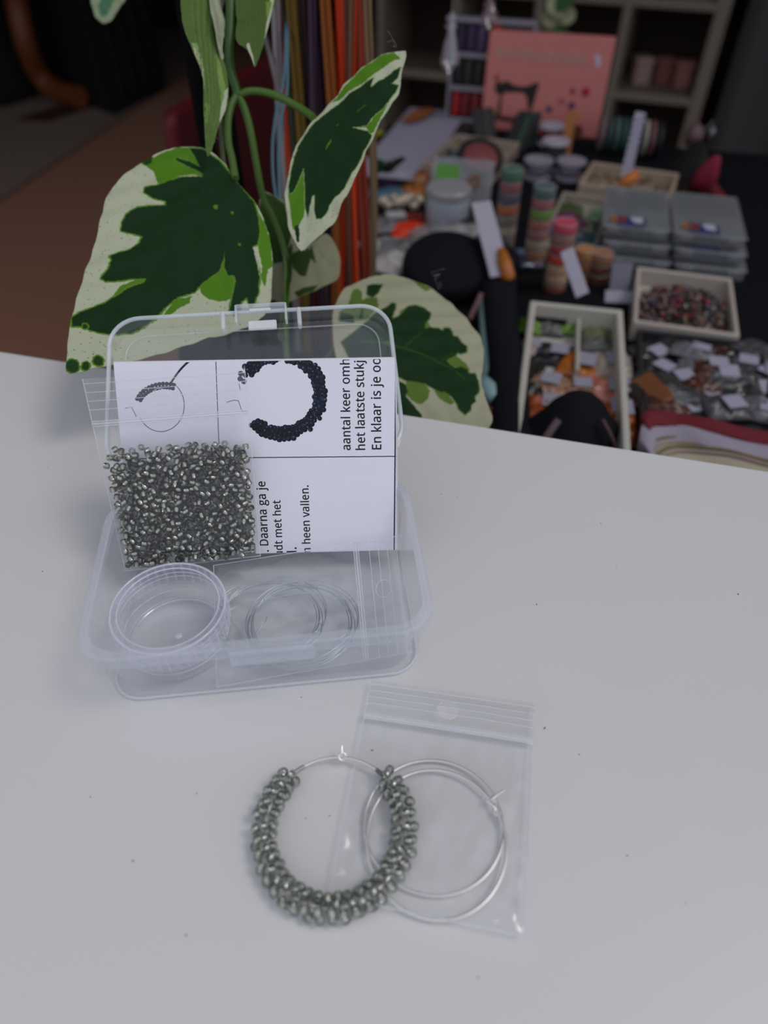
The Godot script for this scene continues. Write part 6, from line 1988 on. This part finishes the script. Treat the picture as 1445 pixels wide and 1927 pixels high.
func make_textiles() -> void:
	# folded ribbons along the white table's edge
	var rows := [["raspberry red folded ribbon, furthest back of the folded textiles", Color(0.42, 0.07, 0.13), [[1212, 790], [1224, 778], [1262, 776], [1310, 788], [1370, 800], [1440, 812], [1500, 820]], 0.010, 0.020], ["white and lilac folded ribbon in front of the raspberry one", Color(0.60, 0.57, 0.63), [[1214, 838], [1216, 812], [1234, 796], [1268, 795], [1315, 810], [1380, 826], [1450, 836], [1500, 845]], 0.016, 0.016], ["cream striped folded fabric along the white table's edge", Color(0.62, 0.58, 0.49), [[1222, 856], [1240, 838], [1275, 828], [1330, 836], [1390, 848], [1450, 858], [1500, 868]], 0.030, 0.012]]
	for k in 3:
		var r: Array = rows[k]
		var p := PackedVector3Array()
		for q in r[2]:
			p.append(sp(q[0], q[1], r[4]))
		var c := p[2]
		var t := thing("folded_ribbon", r[0], "fabric", Vector3(c.x, SHOP + 0.001, c.z))
		var l := smooth_line(p, 4)
		var o := t.position
		for layer in 4:
			var f := func(u: float, v: float) -> Vector3:
				var i := mini(int(u * (l.size() - 1)), l.size() - 2)
				var q := l[i].lerp(l[i + 1], u * (l.size() - 1) - i)
				var across: Vector3 = Vector3(0.25, 0, 1).normalized() * r[3]
				var y: float = SHOP + 0.002 + (r[4] - 0.002) * (layer + 1) / 4.0 + 0.0012 * sin(u * 14.0 + layer * 2.0)
				return Vector3(q.x, y - 0.003 * pow(absf(v - 0.3) * 1.6, 2.0), q.z) + across * (v - 0.3) * (1.0 + 0.1 * layer) - o
			var m := Mb.new().sheet(f, 40, 8)
			m.sheet(func(u: float, v: float) -> Vector3: return f.call(1 - u, v) - Vector3(0, 0.0012, 0), 40, 8)
			var tint := r[1] as Color
			if k == 2:
				tint = [tint, Color(0.50, 0.46, 0.32), Color(0.66, 0.60, 0.58), tint.lightened(0.1)][layer]
			elif k == 1:
				tint = [tint, Color(0.50, 0.46, 0.56), tint.lightened(0.05), tint][layer]
			part("fold", m, paint(tint, 0.85), t)
		if k == 2:
			for j in 5:
				var sl := PackedVector3Array()
				for i in 20:
					var u := 0.06 + 0.9 * i / 19.0
					var ii := mini(int(u * (l.size() - 1)), l.size() - 2)
					var q := l[ii].lerp(l[ii + 1], u * (l.size() - 1) - ii)
					sl.append(Vector3(q.x, SHOP + r[4] + 0.0008 + 0.0012 * sin(u * 14.0 + 6.0), q.z) + Vector3(0.25, 0, 1).normalized() * r[3] * (j * 0.16 - 0.28) - o)
				part("woven_stripe", Mb.new().tube(sl, 0.0011, 6), paint(Color(0.46, 0.42, 0.27) if j % 2 else Color(0.64, 0.55, 0.53), 0.85), t)
